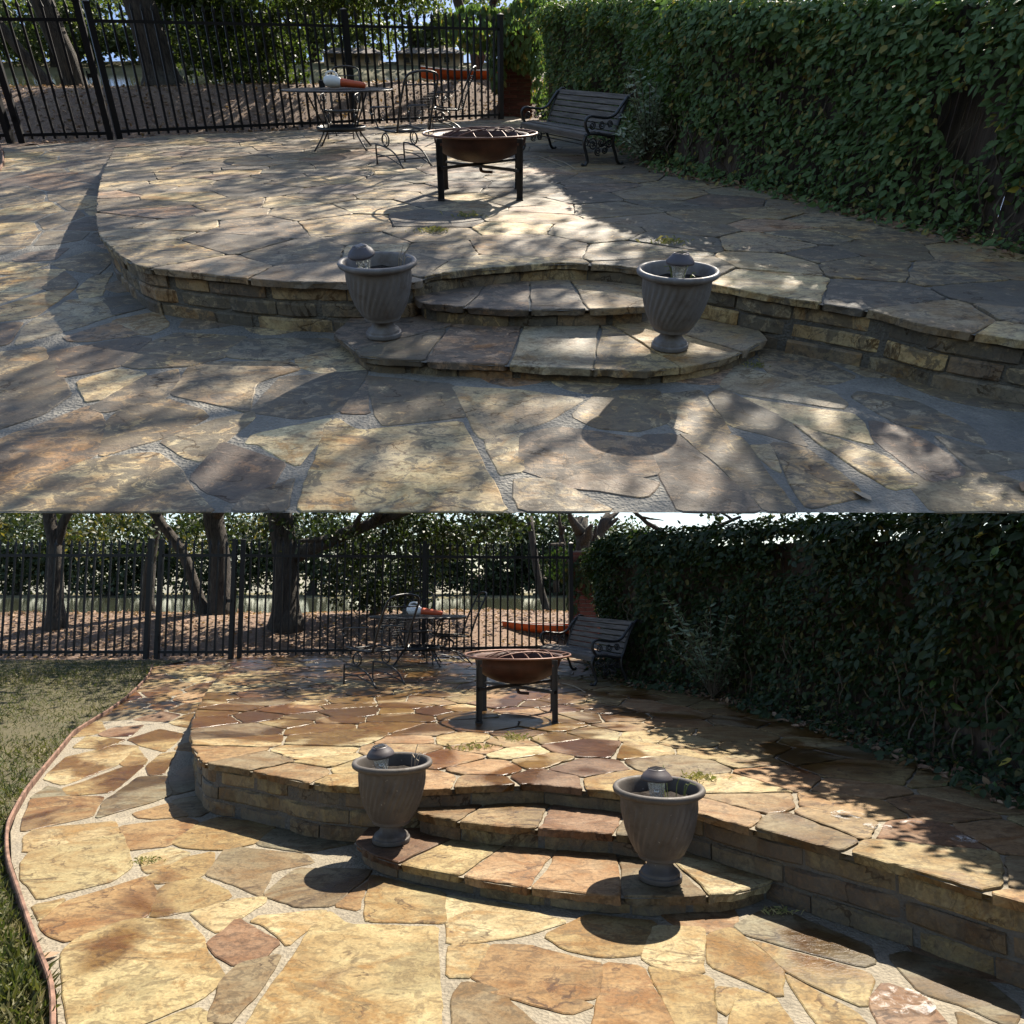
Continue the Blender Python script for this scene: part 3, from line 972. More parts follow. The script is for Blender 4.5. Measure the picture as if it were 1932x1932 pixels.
def build(cfg):
    global PLACE
    up = cfg['up']
    E, S = cfg['E'], cfg['S']
    PLACE = Matrix.Translation((0, 0, CAM_Z)) @ Matrix.Rotation(E_LOW - E, 4, 'X') @ Matrix.Scale(S, 4) @ Matrix.Translation((0, 0, -EYE))
    P = level_at(E, 0)
    zl_a, zl_b = cfg['slope']
    zl = lambda x, y: (ZT - .01) * smooth(zl_a, zl_b, y)
    def G(px, py):                                    # plan point on the gently rising lower paving
        z = 0
        for _ in range(8):
            q = P(px, py, z); z = .5 * z + .5 * zl(*q)
        return q
    Tm = lambda px, py: P(px, py, ZT)
    seed = cfg['seed']
    rr = random.Random(seed)
    rng = np.random.default_rng(seed)
    n_ = lambda l: cfg['words'] % l
    M = cfg['M']

    # --- the raised terrace
    lip = [Tm(*p) for p in cfg['lip']]
    e = Vector(lip[-1]) - Vector(lip[-2])
    lip.append(tuple(Vector(lip[-1]) + e.normalized() * 1.6))
    hedge = [Tm(*p) for p in cfg['hedge']]            # from the fence corner to the near right
    e = Vector(hedge[-1]) - Vector(hedge[-2])
    hedge.append(tuple(Vector(hedge[-1]) + e.normalized() * (1.4 if not up else .9)))
    fpts = [P(*p, ZT + .10) for p in cfg['rail']]     # fence line, left to right
    def fence_y(x):
        q = fpts
        if x <= q[0][0]: return q[0][1]
        for a, b in zip(q, q[1:]):
            if x <= b[0]: return a[1] + (b[1] - a[1]) * (x - a[0]) / (b[0] - a[0])
        return q[-1][1] + (x - q[-1][0]) * .3
    lipc = smooth_path(lip, 4)
    back = [(x, fence_y(x) - .12) for x in (hedge[0][0] - .05, lip[0][0] * .6, lip[0][0] + .05)]
    region = ccw(lipc + hedge[::-1] + back)
    terrace = obj('raised_terrace', sheet(region, lambda x, y: ZT - .014, sy=.6), M['mortar'])
    tag(terrace, cfg['L']['terrace'], 'terrace')
    seeds = dart(region, *cfg['stone_r'], 6000, seed, stretch=1.35)
    # bigger stones along the open edge
    tone = cfg['tone']
    pal_t = [tone(c) for c in cfg['pal_top']]
    for c, i in cells(seeds, cfg['joint'], reach=1.3):
        p = clip_region(c, region)
        if len(p) < 3 or abs(area(p)) < .015: continue
        p = roughen(p, .05, .021, seed + i)
        f = rr.uniform(.8, 1.12)
        col = rr.choice(pal_t)
        obj('flagstone', slab(p, lambda x, y: ZT, .046, .006, (rr.uniform(-.008, .008), rr.uniform(-.008, .008), rr.uniform(-.004, .004))), M['stone'], terrace, colr=tuple(x * f for x in col))
    wpath = smooth_path(lip, 4)
    at, LEN = along(wpath)
    inner = []
    for k in range(61):
        p, nn = at(LEN * k / 60)
        inner.append((p.x - nn.x * .055, p.y - nn.y * .055))
    core = MB()
    core.add([(x, y, z) for x, y in inner for z in (-.03, ZT - .03)], [(2 * k, 2 * k + 2, 2 * k + 3, 2 * k + 1) for k in range(60)])
    obj('mortar_bed', core, M['joint'], terrace)
    inner2 = [(p[0].x - p[1].x * .04, p[0].y - p[1].y * .04) for p in (at(LEN * k / 60) for k in range(61))]
    wall_blocks('wall_stone', inner2, -.02, ZT - .045, 3, terrace, M['wall'], seed + 3, [tone(c) for c in cfg['pal_wall']], .26, .62)

    # --- steps in the notch
    for zz, key, lab in ((Z1, 'step1', 'step_low'), (Z2, 'step2', 'step_high')):
        front = [P(*p, zz) for p in cfg[key]]
        fs = smooth_path(front, 4)
        d = Vector((-.02, 1)) * (1.0 if key == 'step1' else .75)
        poly = ccw(fs + [(front[-1][0] + d.x * .2, front[-1][1] + d.y * .6), (front[0][0] + .1, front[0][1] + d.y * .8)])
        st = obj('stone_step', sheet(poly, lambda x, y: zz - .012), M['mortar'])
        tag(st, cfg['L'][lab], 'step')
        at, LEN = along(fs)
        sd = []
        q = .2
        while q < LEN:
            p, nn = at(q)
            sd.append((p.x - nn.x * .22, p.y - nn.y * .22, .2)); q += rr.uniform(.34, .55)
        if key == 'step2': sd = [(x, y, .2) for x, y, _ in sd]
        for c, i in cells(sd, .012, reach=1.0):
            p = clip_region(c, poly)
            if len(p) < 3 or abs(area(p)) < .01: continue
            p = roughen(p, .045, .022, seed + 50 + i)
            f = rr.uniform(.8, 1.1)
            obj('tread_stone', slab(p, lambda x, y: zz, .045, .007, (rr.uniform(-.01, .01), rr.uniform(-.01, .01), 0)), M['stone'], st, colr=tuple(x * f for x in rr.choice(pal_t)))
        ins = [(p[0].x - p[1].x * .035, p[0].y - p[1].y * .035) for p in (at(LEN * k / 30) for k in range(31))]
        ins2 = [(p[0].x - p[1].x * .05, p[0].y - p[1].y * .05) for p in (at(LEN * k / 30) for k in range(31))]
        z0 = -.02 if key == 'step1' else Z1 - .02
        obj('mortar_bed', MB().add([(x, y, z) for x, y in ins2 for z in (z0, zz - .02)], [(2 * k, 2 * k + 2, 2 * k + 3, 2 * k + 1) for k in range(30)]), M['joint'], st)
        wall_blocks('riser_stone', ins, z0, zz - .042, 1, st, M['wall'], seed + 9, [tone(c) for c in cfg['pal_wall']], .25, .5)

    # --- lower paving: mortar sheet and stones
    Y0 = cfg['y0']
    edge = [G(*p) for p in cfg['edge']]               # outer edge, near to far
    right = [(4.2, Y0), (4.2, 4.5), (2.6, 6.2)] if not up else [(4.6, Y0), (4.6, 4.2), (2.6, 6.0)]
    left = edge if edge[0][1] < Y0 + .4 else [(edge[0][0], Y0)] + edge
    far = [(hx, fence_y(hx) - .05) for hx in (left[-1][0], lip[0][0] + .2)]
    pave = ccw([(max(-6, left[0][0]), Y0)] + [p for p in left if p[1] > Y0] + far[1:] + [(lip[0][0] + .6, lip[0][1] - 1.5), (-1.5, 6.5), (1, 6)] + right[::-1])
    pav = obj('lower_paving', sheet(pave, lambda x, y: zl(x, y) - (.003 if up else .006), sy=.3), M['mortar'])
    pav['kind'] = 'structure'
    known = []
    for ox, col, pts in STONES:
        g = []
        for x, y in pts:
            q = level_at(E_LOW, 0)(ox + x / 2, 1343.4 + y / 2)
            if up:
                h = H_LOW_TO_UP
                wz = h[2][0] * q[0] + h[2][1] * q[1] + 1
                q = ((h[0][0] * q[0] + h[0][1] * q[1] + h[0][2]) / wz, (h[1][0] * q[0] + h[1][1] * q[1] + h[1][2]) / wz)
            else:
                q = G(ox + x / 2, 1343.4 + y / 2)
            g.append(q)
        gx, gy = sum(p[0] for p in g) / len(g), sum(p[1] for p in g) / len(g)
        mr = sum(math.hypot(p[0] - gx, p[1] - gy) for p in g) / len(g)
        k = 1 + cfg['close'] / mr
        known.append((ccw([(gx + (p[0] - gx) * k, gy + (p[1] - gy) * k) for p in g]), tone(col)))
    clipbox = [(-9, Y0), (9, Y0), (9, 14), (-9, 14)]
    k = 0
    wall_poly = ccw(inner2 + [(2, 9), (-3, 9)])
    for g, col in known:
        p = clip_region(clipbox, g)
        if len(p) < 3: continue
        p = roughen(p, .05, .016, seed + k, True); k += 1
        p = [(x, max(y, Y0)) for x, y in p]
        f = rr.uniform(.9, 1.08)
        obj('flagstone', slab(p, zl, .009 if up else .02, .005, (rr.uniform(-.004, .004), rr.uniform(-.003, .003), rr.uniform(0, .003))), M['stone'], pav, colr=tuple(x * f for x in col))
    virt = []
    for g, _ in known:
        for a, b in zip(g, g[1:] + g[:1]):
            L = math.hypot(b[0] - a[0], b[1] - a[1]); m = max(1, int(L / .08))
            virt += [(a[0] + (b[0] - a[0]) * i / m, a[1] + (b[1] - a[1]) * i / m, .02) for i in range(m)]
    def taken(p):
        if inside(p, wall_poly) and poly_dist(p, wall_poly) > .15: return True
        return any(abs(p[0] - g[0][0]) < 2.5 and abs(p[1] - g[0][1]) < 2.5 and (inside(p, g) or poly_dist(p, g) < .09) for g, _ in known)
    fill = dart(pave, .10, .36, 2600, seed + 1, taken, stretch=1.3)
    for c, i in cells(fill, .03, virt, reach=1.2):
        p = clip_region(c, pave)
        if len(p) < 3 or abs(area(p)) < .012: continue
        p = [(x, max(y, Y0)) for x, y in roughen(p, .05, .018, seed + 200 + i)]
        f = rr.uniform(.8, 1.1)
        obj('flagstone', slab(p, zl, .009 if up else .02, .005, (rr.uniform(-.005, .005), rr.uniform(-.004, .004), 0)), M['stone'], pav, colr=tuple(x * f for x in rr.choice(pal_t)))

    # --- ground beyond: bank, lake, far shore
    crest, zw = cfg['crest'], cfg['water']
    def bank(x, y):
        d = y - fence_y(x)
        z = ZT - .05 + (crest - ZT + .05) * smooth(.2, 3.2, d) - 1.6 * smooth(4.0, 6.5, d)
        z += .05 * noise.noise((x * .5, y * .7, seed))
        if d < 0: z = min(z, zl(x, y) - .05)
        return z
    nx, ny = 60, 50
    X0, X1 = cfg['soil_x']
    vs = []
    for j in range(ny):
        for i in range(nx):
            x = X0 + (X1 - X0) * i / (nx - 1)
            y = fence_y(x) - cfg['soil_back'] + (7.2 + cfg['soil_back']) * j / (ny - 1)
            vs.append((x, y, bank(x, y)))
    soil = obj('soil_bank', MB().add(vs, [(j * nx + i, j * nx + i + 1, (j + 1) * nx + i + 1, (j + 1) * nx + i) for j in range(ny - 1) for i in range(nx - 1)]), M['soil'], smooth=True)
    soil['kind'] = 'structure'
    ylk = fence_y(0)
    fy = cfg['far']
    xs_ = [-fy * .95, fpts[0][0], 0, fpts[-1][0], fy * .95]
    near_ = [(x, min(fence_y(x) + 4.6, fy - 2), zw) for x in xs_]
    lake = obj('lake', MB().add(near_ + [(x, fy + 3, zw) for x in xs_], [(i, i + 1, i + 6, i + 5) for i in range(4)]), M['water'])
    lake['kind'] = 'structure'
    vs = []
    for j in range(14):
        for i in range(50):
            x = -fy * .95 + 1.9 * fy * i / 49
            d = cfg['far_deep'] * j / 13
            vs.append((x, fy - .3 + d + .8 * math.sin(x * .23), zw - .1 + .17 * smooth(0, 1.5, d) + cfg['far_rise'] * smooth(0, cfg['far_deep'], d) + .12 * noise.noise((x * .3, d, 3))))
    fb = obj('far_shore', MB().add(vs, [(j * 50 + i, j * 50 + i + 1, (j + 1) * 50 + i + 1, (j + 1) * 50 + i) for j in range(13) for i in range(49)]), M['far_ground'], smooth=True)
    fb['kind'] = 'structure'

    # fallen leaves on the bank
    N = 9500
    x = rng.uniform(X0 * .9, min(X1, 3.5), N); d = rng.uniform(.05, 4.2, N)
    pos = np.array([(a, fence_y(a) + b, bank(a, fence_y(a) + b) + .012) for a, b in zip(x, d)])
    D = rng.normal(size=(N, 3)) * (1, 1, .25); NN = rng.normal(size=(N, 3)) * .35 + (0, 0, 1)
    lit = obj('fallen_leaves', leaf_mesh('fallen_leaves', pos, leaf_frames(rng, N, D, NN), rng.uniform(.035, .105, N), M['dead_leaf'], DIAM, DIAM_F))
    tag(lit, kind='stuff')

    # --- fence, gate, brick pier
    def picket_mesh():
        m = MB(); s, h = cfg['pk_w'], 1.93
        m.add([(-s, -s, .03), (s, -s, .03), (s, s, .03), (-s, s, .03), (-s, -s, h), (s, -s, h), (s, s, h), (-s, s, h), (-s * 1.7, -s, h + .02), (s * 1.7, -s, h + .02), (s * 1.7, s, h + .02), (-s * 1.7, s, h + .02), (0, 0, h + .13)],
              [(0, 1, 5, 4), (1, 2, 6, 5), (2, 3, 7, 6), (3, 0, 4, 7), (4, 5, 9, 8), (5, 6, 10, 9), (6, 7, 11, 10), (7, 4, 8, 11), (8, 9, 12), (9, 10, 12), (10, 11, 12), (11, 8, 12)])
        me = bpy.data.meshes.new('picket'); me.from_pydata(m.v, [], m.f); me.materials.append(M['fence']); return me
    pk = cfg.setdefault('_pk', picket_mesh())
    HB, HTop = .10, 1.77
    def run(name, a, b, label, cat, posts, gate=False):
        a, b = Vector(a), Vector(b)
        L = (b - a).length
        t = thing(name, label, cat, (a.x, a.y, ZT - .01), math.atan2(b.y - a.y, b.x - a.x), group=None if gate else cfg['fgroup'])
        for z in (HB, HTop): obj('rail', MB().box((L / 2, 0, z), (L - .01, .04, .05)), M['fence'], t)
        for p in posts:
            o = obj('post', MB().box((p * L, 0, 1.0), (cfg['post_w'],) * 2 + (2.04,)), M['fence'], t)
            obj('post_cap', MB().add([(p * L + i * cfg['post_w'] * .58, j * cfg['post_w'] * .58, 2.02) for j in (-1, 1) for i in (-1, 1)] + [(p * L + i * cfg['post_w'] * .58, j * cfg['post_w'] * .58, 2.045) for j in (-1, 1) for i in (-1, 1)] + [(p * L, 0, 2.075)], [(0, 1, 5, 4), (1, 3, 7, 5), (3, 2, 6, 7), (2, 0, 4, 6), (4, 5, 8), (5, 7, 8), (7, 6, 8), (6, 4, 8)]), M['fence'], o)
        m = int(L / cfg['pick'])
        for k in range(1, m):
            q = L * k / m
            if any(abs(q - p * L) < .045 for p in posts): continue
            o = obj('picket', pk, None, t); o.location = (q, 0, 0)
        if gate:
            obj('latch', MB().box((L - .06, -.03, .98), (.10, .05, .06)).box((L - .10, -.06, .98), (.02, .03, .14)), M['fence'], t)
            for z in (.35, 1.55): obj('hinge', MB().box((.0, -.035, z), (.05, .03, .09)), M['fence'], t)
        return t
    for args in cfg['runs'](P): run(*args)

    px, py, w_ = cfg['pier'](Tm)
    pier = thing('brick_pier', cfg['L']['pier'], 'brick pier', (px, py, ZT - .02), .12)
    obj('mortar_core', MB().box((0, 0, .98), (w_ - .025, w_ - .025, 1.96)), M['brick_mortar'], pier)
    bm_ = MB(); bw, bh, bd = w_ / 2 - .012, .068, .05
    bm_.box((0, 0, 0), (bw, bd, bh))
    bme = bpy.data.meshes.new('brick'); bme.from_pydata(bm_.v, [], bm_.f); bme.materials.append(M['brick'])
    for c in range(24):
        for face in range(3):
            a = (0, math.pi / 2, -math.pi / 2)[face]
            offs = (-w_ / 4, w_ / 4) if (c + face) % 2 else (0,)
            for q in offs:
                v = Matrix.Rotation(a, 3, 'Z') @ Vector((q, -w_ / 2 + .02, .05 + c * .08))
                o = obj('brick', bme, None, pier); o.location = v; o.rotation_euler = (0, 0, a)
                f = rr.uniform(.6, 1.25); o.color = (.13 * f, .048 * f, .038 * f, 1)
            if (c + face) % 2 == 0:
                for q in (-1, 1):
                    v = Matrix.Rotation(a, 3, 'Z') @ Vector((q * (w_ / 2 - bw / 4 - .004), -w_ / 2 + .021, .05 + c * .08))
                    o = obj('brick', bme, None, pier); o.location = v; o.rotation_euler = (0, 0, a); o.scale = (.46, 1, 1)
                    f = rr.uniform(.6, 1.25); o.color = (.13 * f, .048 * f, .038 * f, 1)

    # --- ivy wall: boards, stems, leaves
    hp = smooth_path(hedge[cfg['hedge_from']:], 4)
    at, LEN = along(hp)                                # right-hand side of near-going path faces the hedge, so flip
    HH = cfg['hedge_h']
    iv = thing('ivy_wall', cfg['L']['ivy'], 'ivy wall', (hp[0][0], hp[0][1], ZT - .04))
    off = Vector((hp[0][0], hp[0][1], ZT - .04))
    def hpt(s, h, out=0):
        p, nn = at(s)
        nn = -nn                                       # into the terrace
        if nn.x > 0: nn = -nn
        return Vector((p.x + nn.x * out - off.x, p.y + nn.y * out - off.y, h)), Vector((nn.x, nn.y, 0))
    s = 0
    while s < LEN - .05:
        l = .14
        a, _ = hpt(s + .004, 0, -.30); b, nn = hpt(s + l - .006, 0, -.30)
        tk = nn * rr.uniform(.012, .024)
        h = HH(s / LEN) - (.04 if up else .17) + rr.uniform(-.01, .01)
        mb = MB().add([a, b, b + tk, a + tk] + [q + Vector((0, 0, h)) for q in (a, b, b + tk, a + tk)], [(0, 1, 5, 4), (1, 2, 6, 5), (2, 3, 7, 6), (3, 0, 4, 7), (4, 5, 6, 7)])
        obj('fence_board', mb, M['board'], iv)
        s += l
    vines = MB()
    for _ in range(110):
        s0 = rr.uniform(.1, LEN - .1); h = 0
        pts = []
        while h < rr.uniform(.6, 1.7):
            s0 = min(LEN - .05, max(.05, s0 + rr.uniform(-.09, .09)))
            pts.append(hpt(s0, h, -.22 + rr.uniform(-.03, .12))[0]); h += .14
        if len(pts) > 3: vines.tube(curve(pts, 3), rr.uniform(.003, .008), 4, cap=False)
    obj('vine_stems', vines, M['twig'], iv)
    hole = cfg.get('hole')
    hs = None
    if hole:
        best = 1e9
        for k in range(200):
            q = hpt(LEN * k / 200, 0, -.25)[0] + off
            d = ray(E, *hole)
            tt = q.y / d[1]; e_ = abs(d[0] * tt - q.x)
            if e_ < best: best = e_; hs = (LEN * k / 200, d[2] * tt + EYE - off.z)
    n_leaf = cfg['n_leaf']
    pos, dr, nm, sz = [], [], [], []
    while len(pos) < n_leaf:
        s = rr.uniform(.01, LEN - .01)
        Hh = HH(s / LEN)
        h = rr.uniform(.02, Hh)
        u_ = rr.random()
        top = u_ < .15
        if .15 < u_ < .34: h = Hh - rr.uniform(0, .38)
        crest_ = .15 < u_ < .34
        nz = noise.noise((s * 1.1, h * 1.6, seed)) + .5 * noise.noise((s * 3.1, h * 3.6, seed + 5))
        if not top:
            if h < .55 and rr.random() < .5 - h * .5 and not h < .12: continue
            if nz < -.42 and rr.random() < .8: continue
            if hs and ((s - hs[0]) / .24) ** 2 + ((h - hs[1]) / .26) ** 2 < 1 + .5 * noise.noise((s * 6, h * 6, 1)): continue
            o = -.20 + .17 * nz + .10 * rr.random() ** 2 + .16 * smooth(.25, .9, h / Hh) - .05 * smooth(.93, 1, h / Hh)
            if h < .12: o += rr.uniform(0, .35)
            if crest_: o += rr.uniform(-.4, -.2) if rr.random() < .35 else rr.uniform(-.04, .12)
            p, nn = hpt(s, h, o)
            d = Vector((rr.uniform(-1, 1), rr.uniform(-1, 1), rr.uniform(-1.1, -.1))) + nn * rr.uniform(.1, .9)
            nv = nn + Vector((rr.uniform(-.5, .5), rr.uniform(-.5, .5), rr.uniform(.0, .9)))
        else:
            p, nn = hpt(s, Hh + .06 * nz + rr.uniform(-.08, .06), rr.uniform(-.55, -.0))
            d = Vector((rr.uniform(-1, 1), rr.uniform(-1, 1), rr.uniform(-.3, .5)))
            nv = Vector((rr.uniform(-.6, .6), rr.uniform(-.6, .6), 1))
        pos.append(p); dr.append(d); nm.append(nv); sz.append((rr.uniform(.035, .08) if rr.random() < .7 else rr.uniform(.075, .115)) * cfg['ivy_sc'])
    # ivy hanging over the pier and the end of the fence
    for (cx, cy, cz, rx, ry, rz, m) in cfg['overhang'](px, py):
        for _ in range(m):
            u = Vector((rr.gauss(0, 1), rr.gauss(0, 1), rr.gauss(0, 1))).normalized() * rr.uniform(.6, 1) ** .5
            p = Vector((cx + u.x * rx, cy + u.y * ry, cz + u.z * rz)) - off
            pos.append(p); dr.append(Vector((rr.uniform(-.6, .6), rr.uniform(-.6, .6), -1))); nm.append(Vector((u.x, u.y - .4, u.z + .4))); sz.append(rr.uniform(.06, .12) * (1.5 if up else 1))
    pos, dr, nm, sz = (np.array([tuple(a) for a in q], float) if q is not sz else np.array(q) for q in (pos, dr, nm, sz))
    rot = leaf_frames(rng, len(pos), dr, nm)
    cam_l = np.array((0, 0, EYE)) - np.array(off)
    dist = np.linalg.norm(pos - cam_l, axis=1)
    vis = np.abs(pos[:, 0] + off.x) < .69 * (pos[:, 1] + off.y)
    big = np.argsort(np.where(vis, sz / dist, 0))[::-1][:300]
    rest = np.setdiff1d(np.arange(len(pos)), big)
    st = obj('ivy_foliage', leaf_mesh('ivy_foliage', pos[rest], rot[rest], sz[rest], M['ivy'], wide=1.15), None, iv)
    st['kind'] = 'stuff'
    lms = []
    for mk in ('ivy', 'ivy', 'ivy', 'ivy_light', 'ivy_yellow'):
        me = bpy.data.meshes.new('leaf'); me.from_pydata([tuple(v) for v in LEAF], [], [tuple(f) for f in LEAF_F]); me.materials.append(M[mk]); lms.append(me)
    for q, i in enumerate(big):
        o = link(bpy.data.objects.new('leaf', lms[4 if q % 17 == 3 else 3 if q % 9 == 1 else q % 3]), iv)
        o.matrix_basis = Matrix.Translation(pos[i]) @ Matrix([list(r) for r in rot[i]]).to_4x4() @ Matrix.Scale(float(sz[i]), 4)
    # leaf litter and creeping ivy at the foot
    N = 1500
    pos, dr, nm, sz = [], [], [], []
    for _ in range(N):
        p, nn = hpt(rr.uniform(.05, LEN - .05), .05 + rr.uniform(0, .02), rr.uniform(-.25, .12 + .12 * rr.random()))
        pos.append(tuple(p + off)); dr.append((rr.gauss(0, 1), rr.gauss(0, 1), rr.gauss(0, .25))); nm.append((rr.gauss(0, .4), rr.gauss(0, .4), 1)); sz.append(rr.uniform(.04, .09))
    tag(obj('leaf_litter', leaf_mesh('leaf_litter', np.array(pos), leaf_frames(rng, N, np.array(dr), np.array(nm)), np.array(sz), M['dead_leaf'])), kind='stuff')
    N = 1400
    pos, dr, nm, sz = [], [], [], []
    for _ in range(N):
        s = rr.uniform(LEN * .25, LEN - .02)
        k = max(0, noise.noise((s * 1.6, 2, seed))) * .34 + .03
        p, nn = hpt(s, .05 + rr.uniform(0, .14), rr.uniform(-.2, .04 + k))
        pos.append(tuple(p + off)); dr.append((rr.gauss(0, 1), rr.gauss(0, 1), rr.gauss(0, .5))); nm.append((rr.gauss(0, .5), rr.gauss(0, .5), 1)); sz.append(rr.uniform(.03, .06))
    tag(obj('ground_cover', leaf_mesh('ground_cover', np.array(pos), leaf_frames(rng, N, np.array(dr), np.array(nm)), np.array(sz), M['ivy'])), kind='stuff')
    # bed under the wall
    bed = ccw([tuple(Vector(a[:2])) for a in hedge] + [(a[0] + 1.2, a[1] + .6) for a in hedge[::-1]])
    tag(obj('planting_bed', sheet(bed, lambda x, y: ZT - .035), M['soil']), kind='structure')

    # silver shrub before the wall
    sx, sy = Tm(*cfg['shrub'])
    sh = thing('silver_shrub', cfg['L']['shrub'], 'shrub', (sx, sy, ZT))
    mb = MB(); pos, dr, nm, sz = [], [], [], []
    for k in range(44):
        a = rr.uniform(0, 6.28); h = rr.uniform(.35, 1.15); sp = rr.uniform(.05, .55)
        pts = curve([(0, 0, 0), (sp * .4 * math.cos(a), sp * .4 * math.sin(a), h * .5), (sp * math.cos(a), sp * math.sin(a), h)], 6)
        mb.tube(pts, .005, 4, cap=False)
        for q in pts[4:]:
            for _ in range(5):
                pos.append(tuple(q)); dr.append((rr.gauss(0, 1), rr.gauss(0, 1), rr.uniform(-.3, .9))); nm.append((rr.gauss(0, .6), rr.gauss(0, .6), 1)); sz.append(rr.uniform(.04, .10))
    obj('stems', mb, M['twig'], sh)
    obj('foliage', leaf_mesh('foliage', np.array(pos), leaf_frames(rng, len(pos), np.array(dr), np.array(nm)), np.array(sz), M['silver'], wide=.7), None, sh)

    # --- trees
    for tr in cfg['trees'](P, bank): make_tree(M, **tr)
    for hs_ in cfg['houses']:
        h = make_house(M, **{k: v for k, v in hs_.items() if k in ('label', 'W', 'D', 'H')}); put(h, hs_['loc'], hs_['rz'])

    # --- furniture and smaller things
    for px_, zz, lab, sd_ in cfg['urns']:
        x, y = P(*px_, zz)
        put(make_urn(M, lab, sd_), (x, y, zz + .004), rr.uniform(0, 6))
    for (px_, zz, dx, dy, tilt, lab) in cfg['lights']:
        x, y = P(*px_, zz)
        put(make_solar_light(M, lab), (x + dx, y + dy, zz + .40), rr.uniform(.5, .9), Matrix.Rotation(tilt, 4, 'Y') @ Matrix.Rotation(-tilt * .3, 4, 'X'))
    for (px_, zz, lab, fresh) in cfg['weeds']:
        x, y = P(*px_, Z1)
        x += .04 if fresh else .07
        t = thing('dry_weed', lab, 'weed', (x, y, zz))
        for k in range(9 if fresh else 7):
            a = rr.uniform(-1.2, 1.6) if not fresh else rr.uniform(0, 6.28)
            L = rr.uniform(.10, .2)
            ln = rr.uniform(.2, .7)
            obj('stalk', MB().tube(curve([(.05 * math.cos(a), .05 * math.sin(a), -.02), (.05 * math.cos(a) + ln * L * .4 * math.cos(a), .05 * math.sin(a) + ln * L * .4 * math.sin(a), L * .6), (.05 * math.cos(a) + ln * L * math.cos(a), .05 * math.sin(a) + ln * L * math.sin(a), L * (.9 if k % 2 else .6))], 3), .0022, 4, cap=False), M['weed' if fresh else 'straw'], t)
    x, y = Tm(*cfg['pit'])
    k = cfg['pit_sc']
    put(make_fire_pit(M, cfg['L']['pit']), (x, y, ZT + .003), cfg['pit_rz'], sc=(k, k, 1))
    put(make_log_grate(M, cfg['L']['grate']), (x + .03, y, ZT + .535), cfg['pit_rz'] + .5, sc=(k, k, k))
    x, y = cfg['bench']
    put(make_bench(M, cfg['L']['bench']), (x, y, ZT + .003), cfg['bench_rz'], sc=cfg['bench_sc'])
    tx, ty = cfg['table']
    put(make_table(M, cfg['L']['table']), (tx, ty, ZT + .003), .2, sc=cfg['table_sc'])
    put(make_blower(M, cfg['L']['blower']), (tx + cfg['blow'][0], ty + cfg['blow'][1], ZT + .005 + .78 * cfg['table_sc'][2]), cfg['blow'][2], sc=(cfg['blow'][3] * .85,) * 3)
    ch0 = None
    for (cx, cy, rz, lab) in cfg['chairs']:
        c = make_chair(M, lab) if ch0 is None else copy_tree(ch0)
        ch0 = ch0 or c
        c['label'] = lab
        put(c, (cx, cy, ZT + .003), rz, sc=(cfg['chair_sc'],) * 3)
    kx, ky = P(*cfg['kayak'], crest)
    put(make_kayak(M, cfg['L']['kayak']), (kx + 1.5, ky + .1, bank(kx + .8, ky) - .03), cfg.get('kayak_rz', -.06), sc=(1, 1, .78 if up else .58))
    # grass in the joints
    for (gx, gy, zz, lab) in cfg['tufts']:
        x, y = P(gx, gy, zz)
        mb = MB()
        g_ = 1.0 if zz > .2 else .55
        for k in range(70):
            a = rr.uniform(0, 6.28); L = rr.uniform(.02, .06) * g_; q = Vector((rr.gauss(0, .07), rr.gauss(0, .05), 0)) * g_
            d = Vector((math.cos(a), math.sin(a), 0))
            sdv = Vector((-d.y, d.x, 0)) * .0028
            mb.add([q - sdv, q + sdv, q + d * L * .5 + Vector((0, 0, L * .6)), q + d * L + Vector((0, 0, L * .55))], [(0, 1, 2), (2, 1, 3)])
        t = obj('grass_tuft', mb, M['weed_dry']); t['kind'] = 'stuff'
        t.matrix_basis = PLACE @ Matrix.Translation((x, y, zz))
        tag(t, lab, 'grass tuft')
    # twigs and single leaves lying about
    for (a, b, zz, lab) in cfg['twigs']:
        p0, p1 = Vector((*P(*a, zz), zz + .008)), Vector((*P(*b, zz), zz + .008))
        md = p0.lerp(p1, .5) + Vector((rr.uniform(-.04, .04), rr.uniform(-.04, .04), .012))
        t = obj('twig', MB().tube(curve([p0, md, p1], 5), .005, 5).tube([md, md + (p1 - p0).cross(Vector((0, 0, 1))) * .25 + (p1 - p0) * .15], .003, 4), M['straw'])
        tag(t, lab, 'twig')
    for (a, zz, rz, size, mat, lab) in cfg['leaves']:
        x, y = P(*a, zz)
        mb = MB().add([tuple(v) for v in LEAF], [tuple(f) for f in LEAF_F])
        t = obj('fallen_leaf', mb, M[mat])
        t.matrix_basis = PLACE @ Matrix.Translation((x, y, zz + .012)) @ Matrix.Rotation(rz, 4, 'Z') @ Matrix.Rotation(.15, 4, 'X') @ Matrix.Scale(size, 4)
        tag(t, lab, 'leaf')

    for q, (gx, gy, zz, rx, ry, lab) in enumerate(cfg.get('residue', ())):  # thin white patches painted in place of sun glare on wet stone
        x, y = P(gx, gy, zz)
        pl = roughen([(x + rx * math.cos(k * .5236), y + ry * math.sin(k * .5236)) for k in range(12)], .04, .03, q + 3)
        t = obj('glare_patch', slab(pl, lambda a, b_: zz + .012, .003, .001), M['residue'])
        tag(t, lab, 'painted glare')

    # --- edging and lawn at the left
    ed = smooth_path(edge, 4)
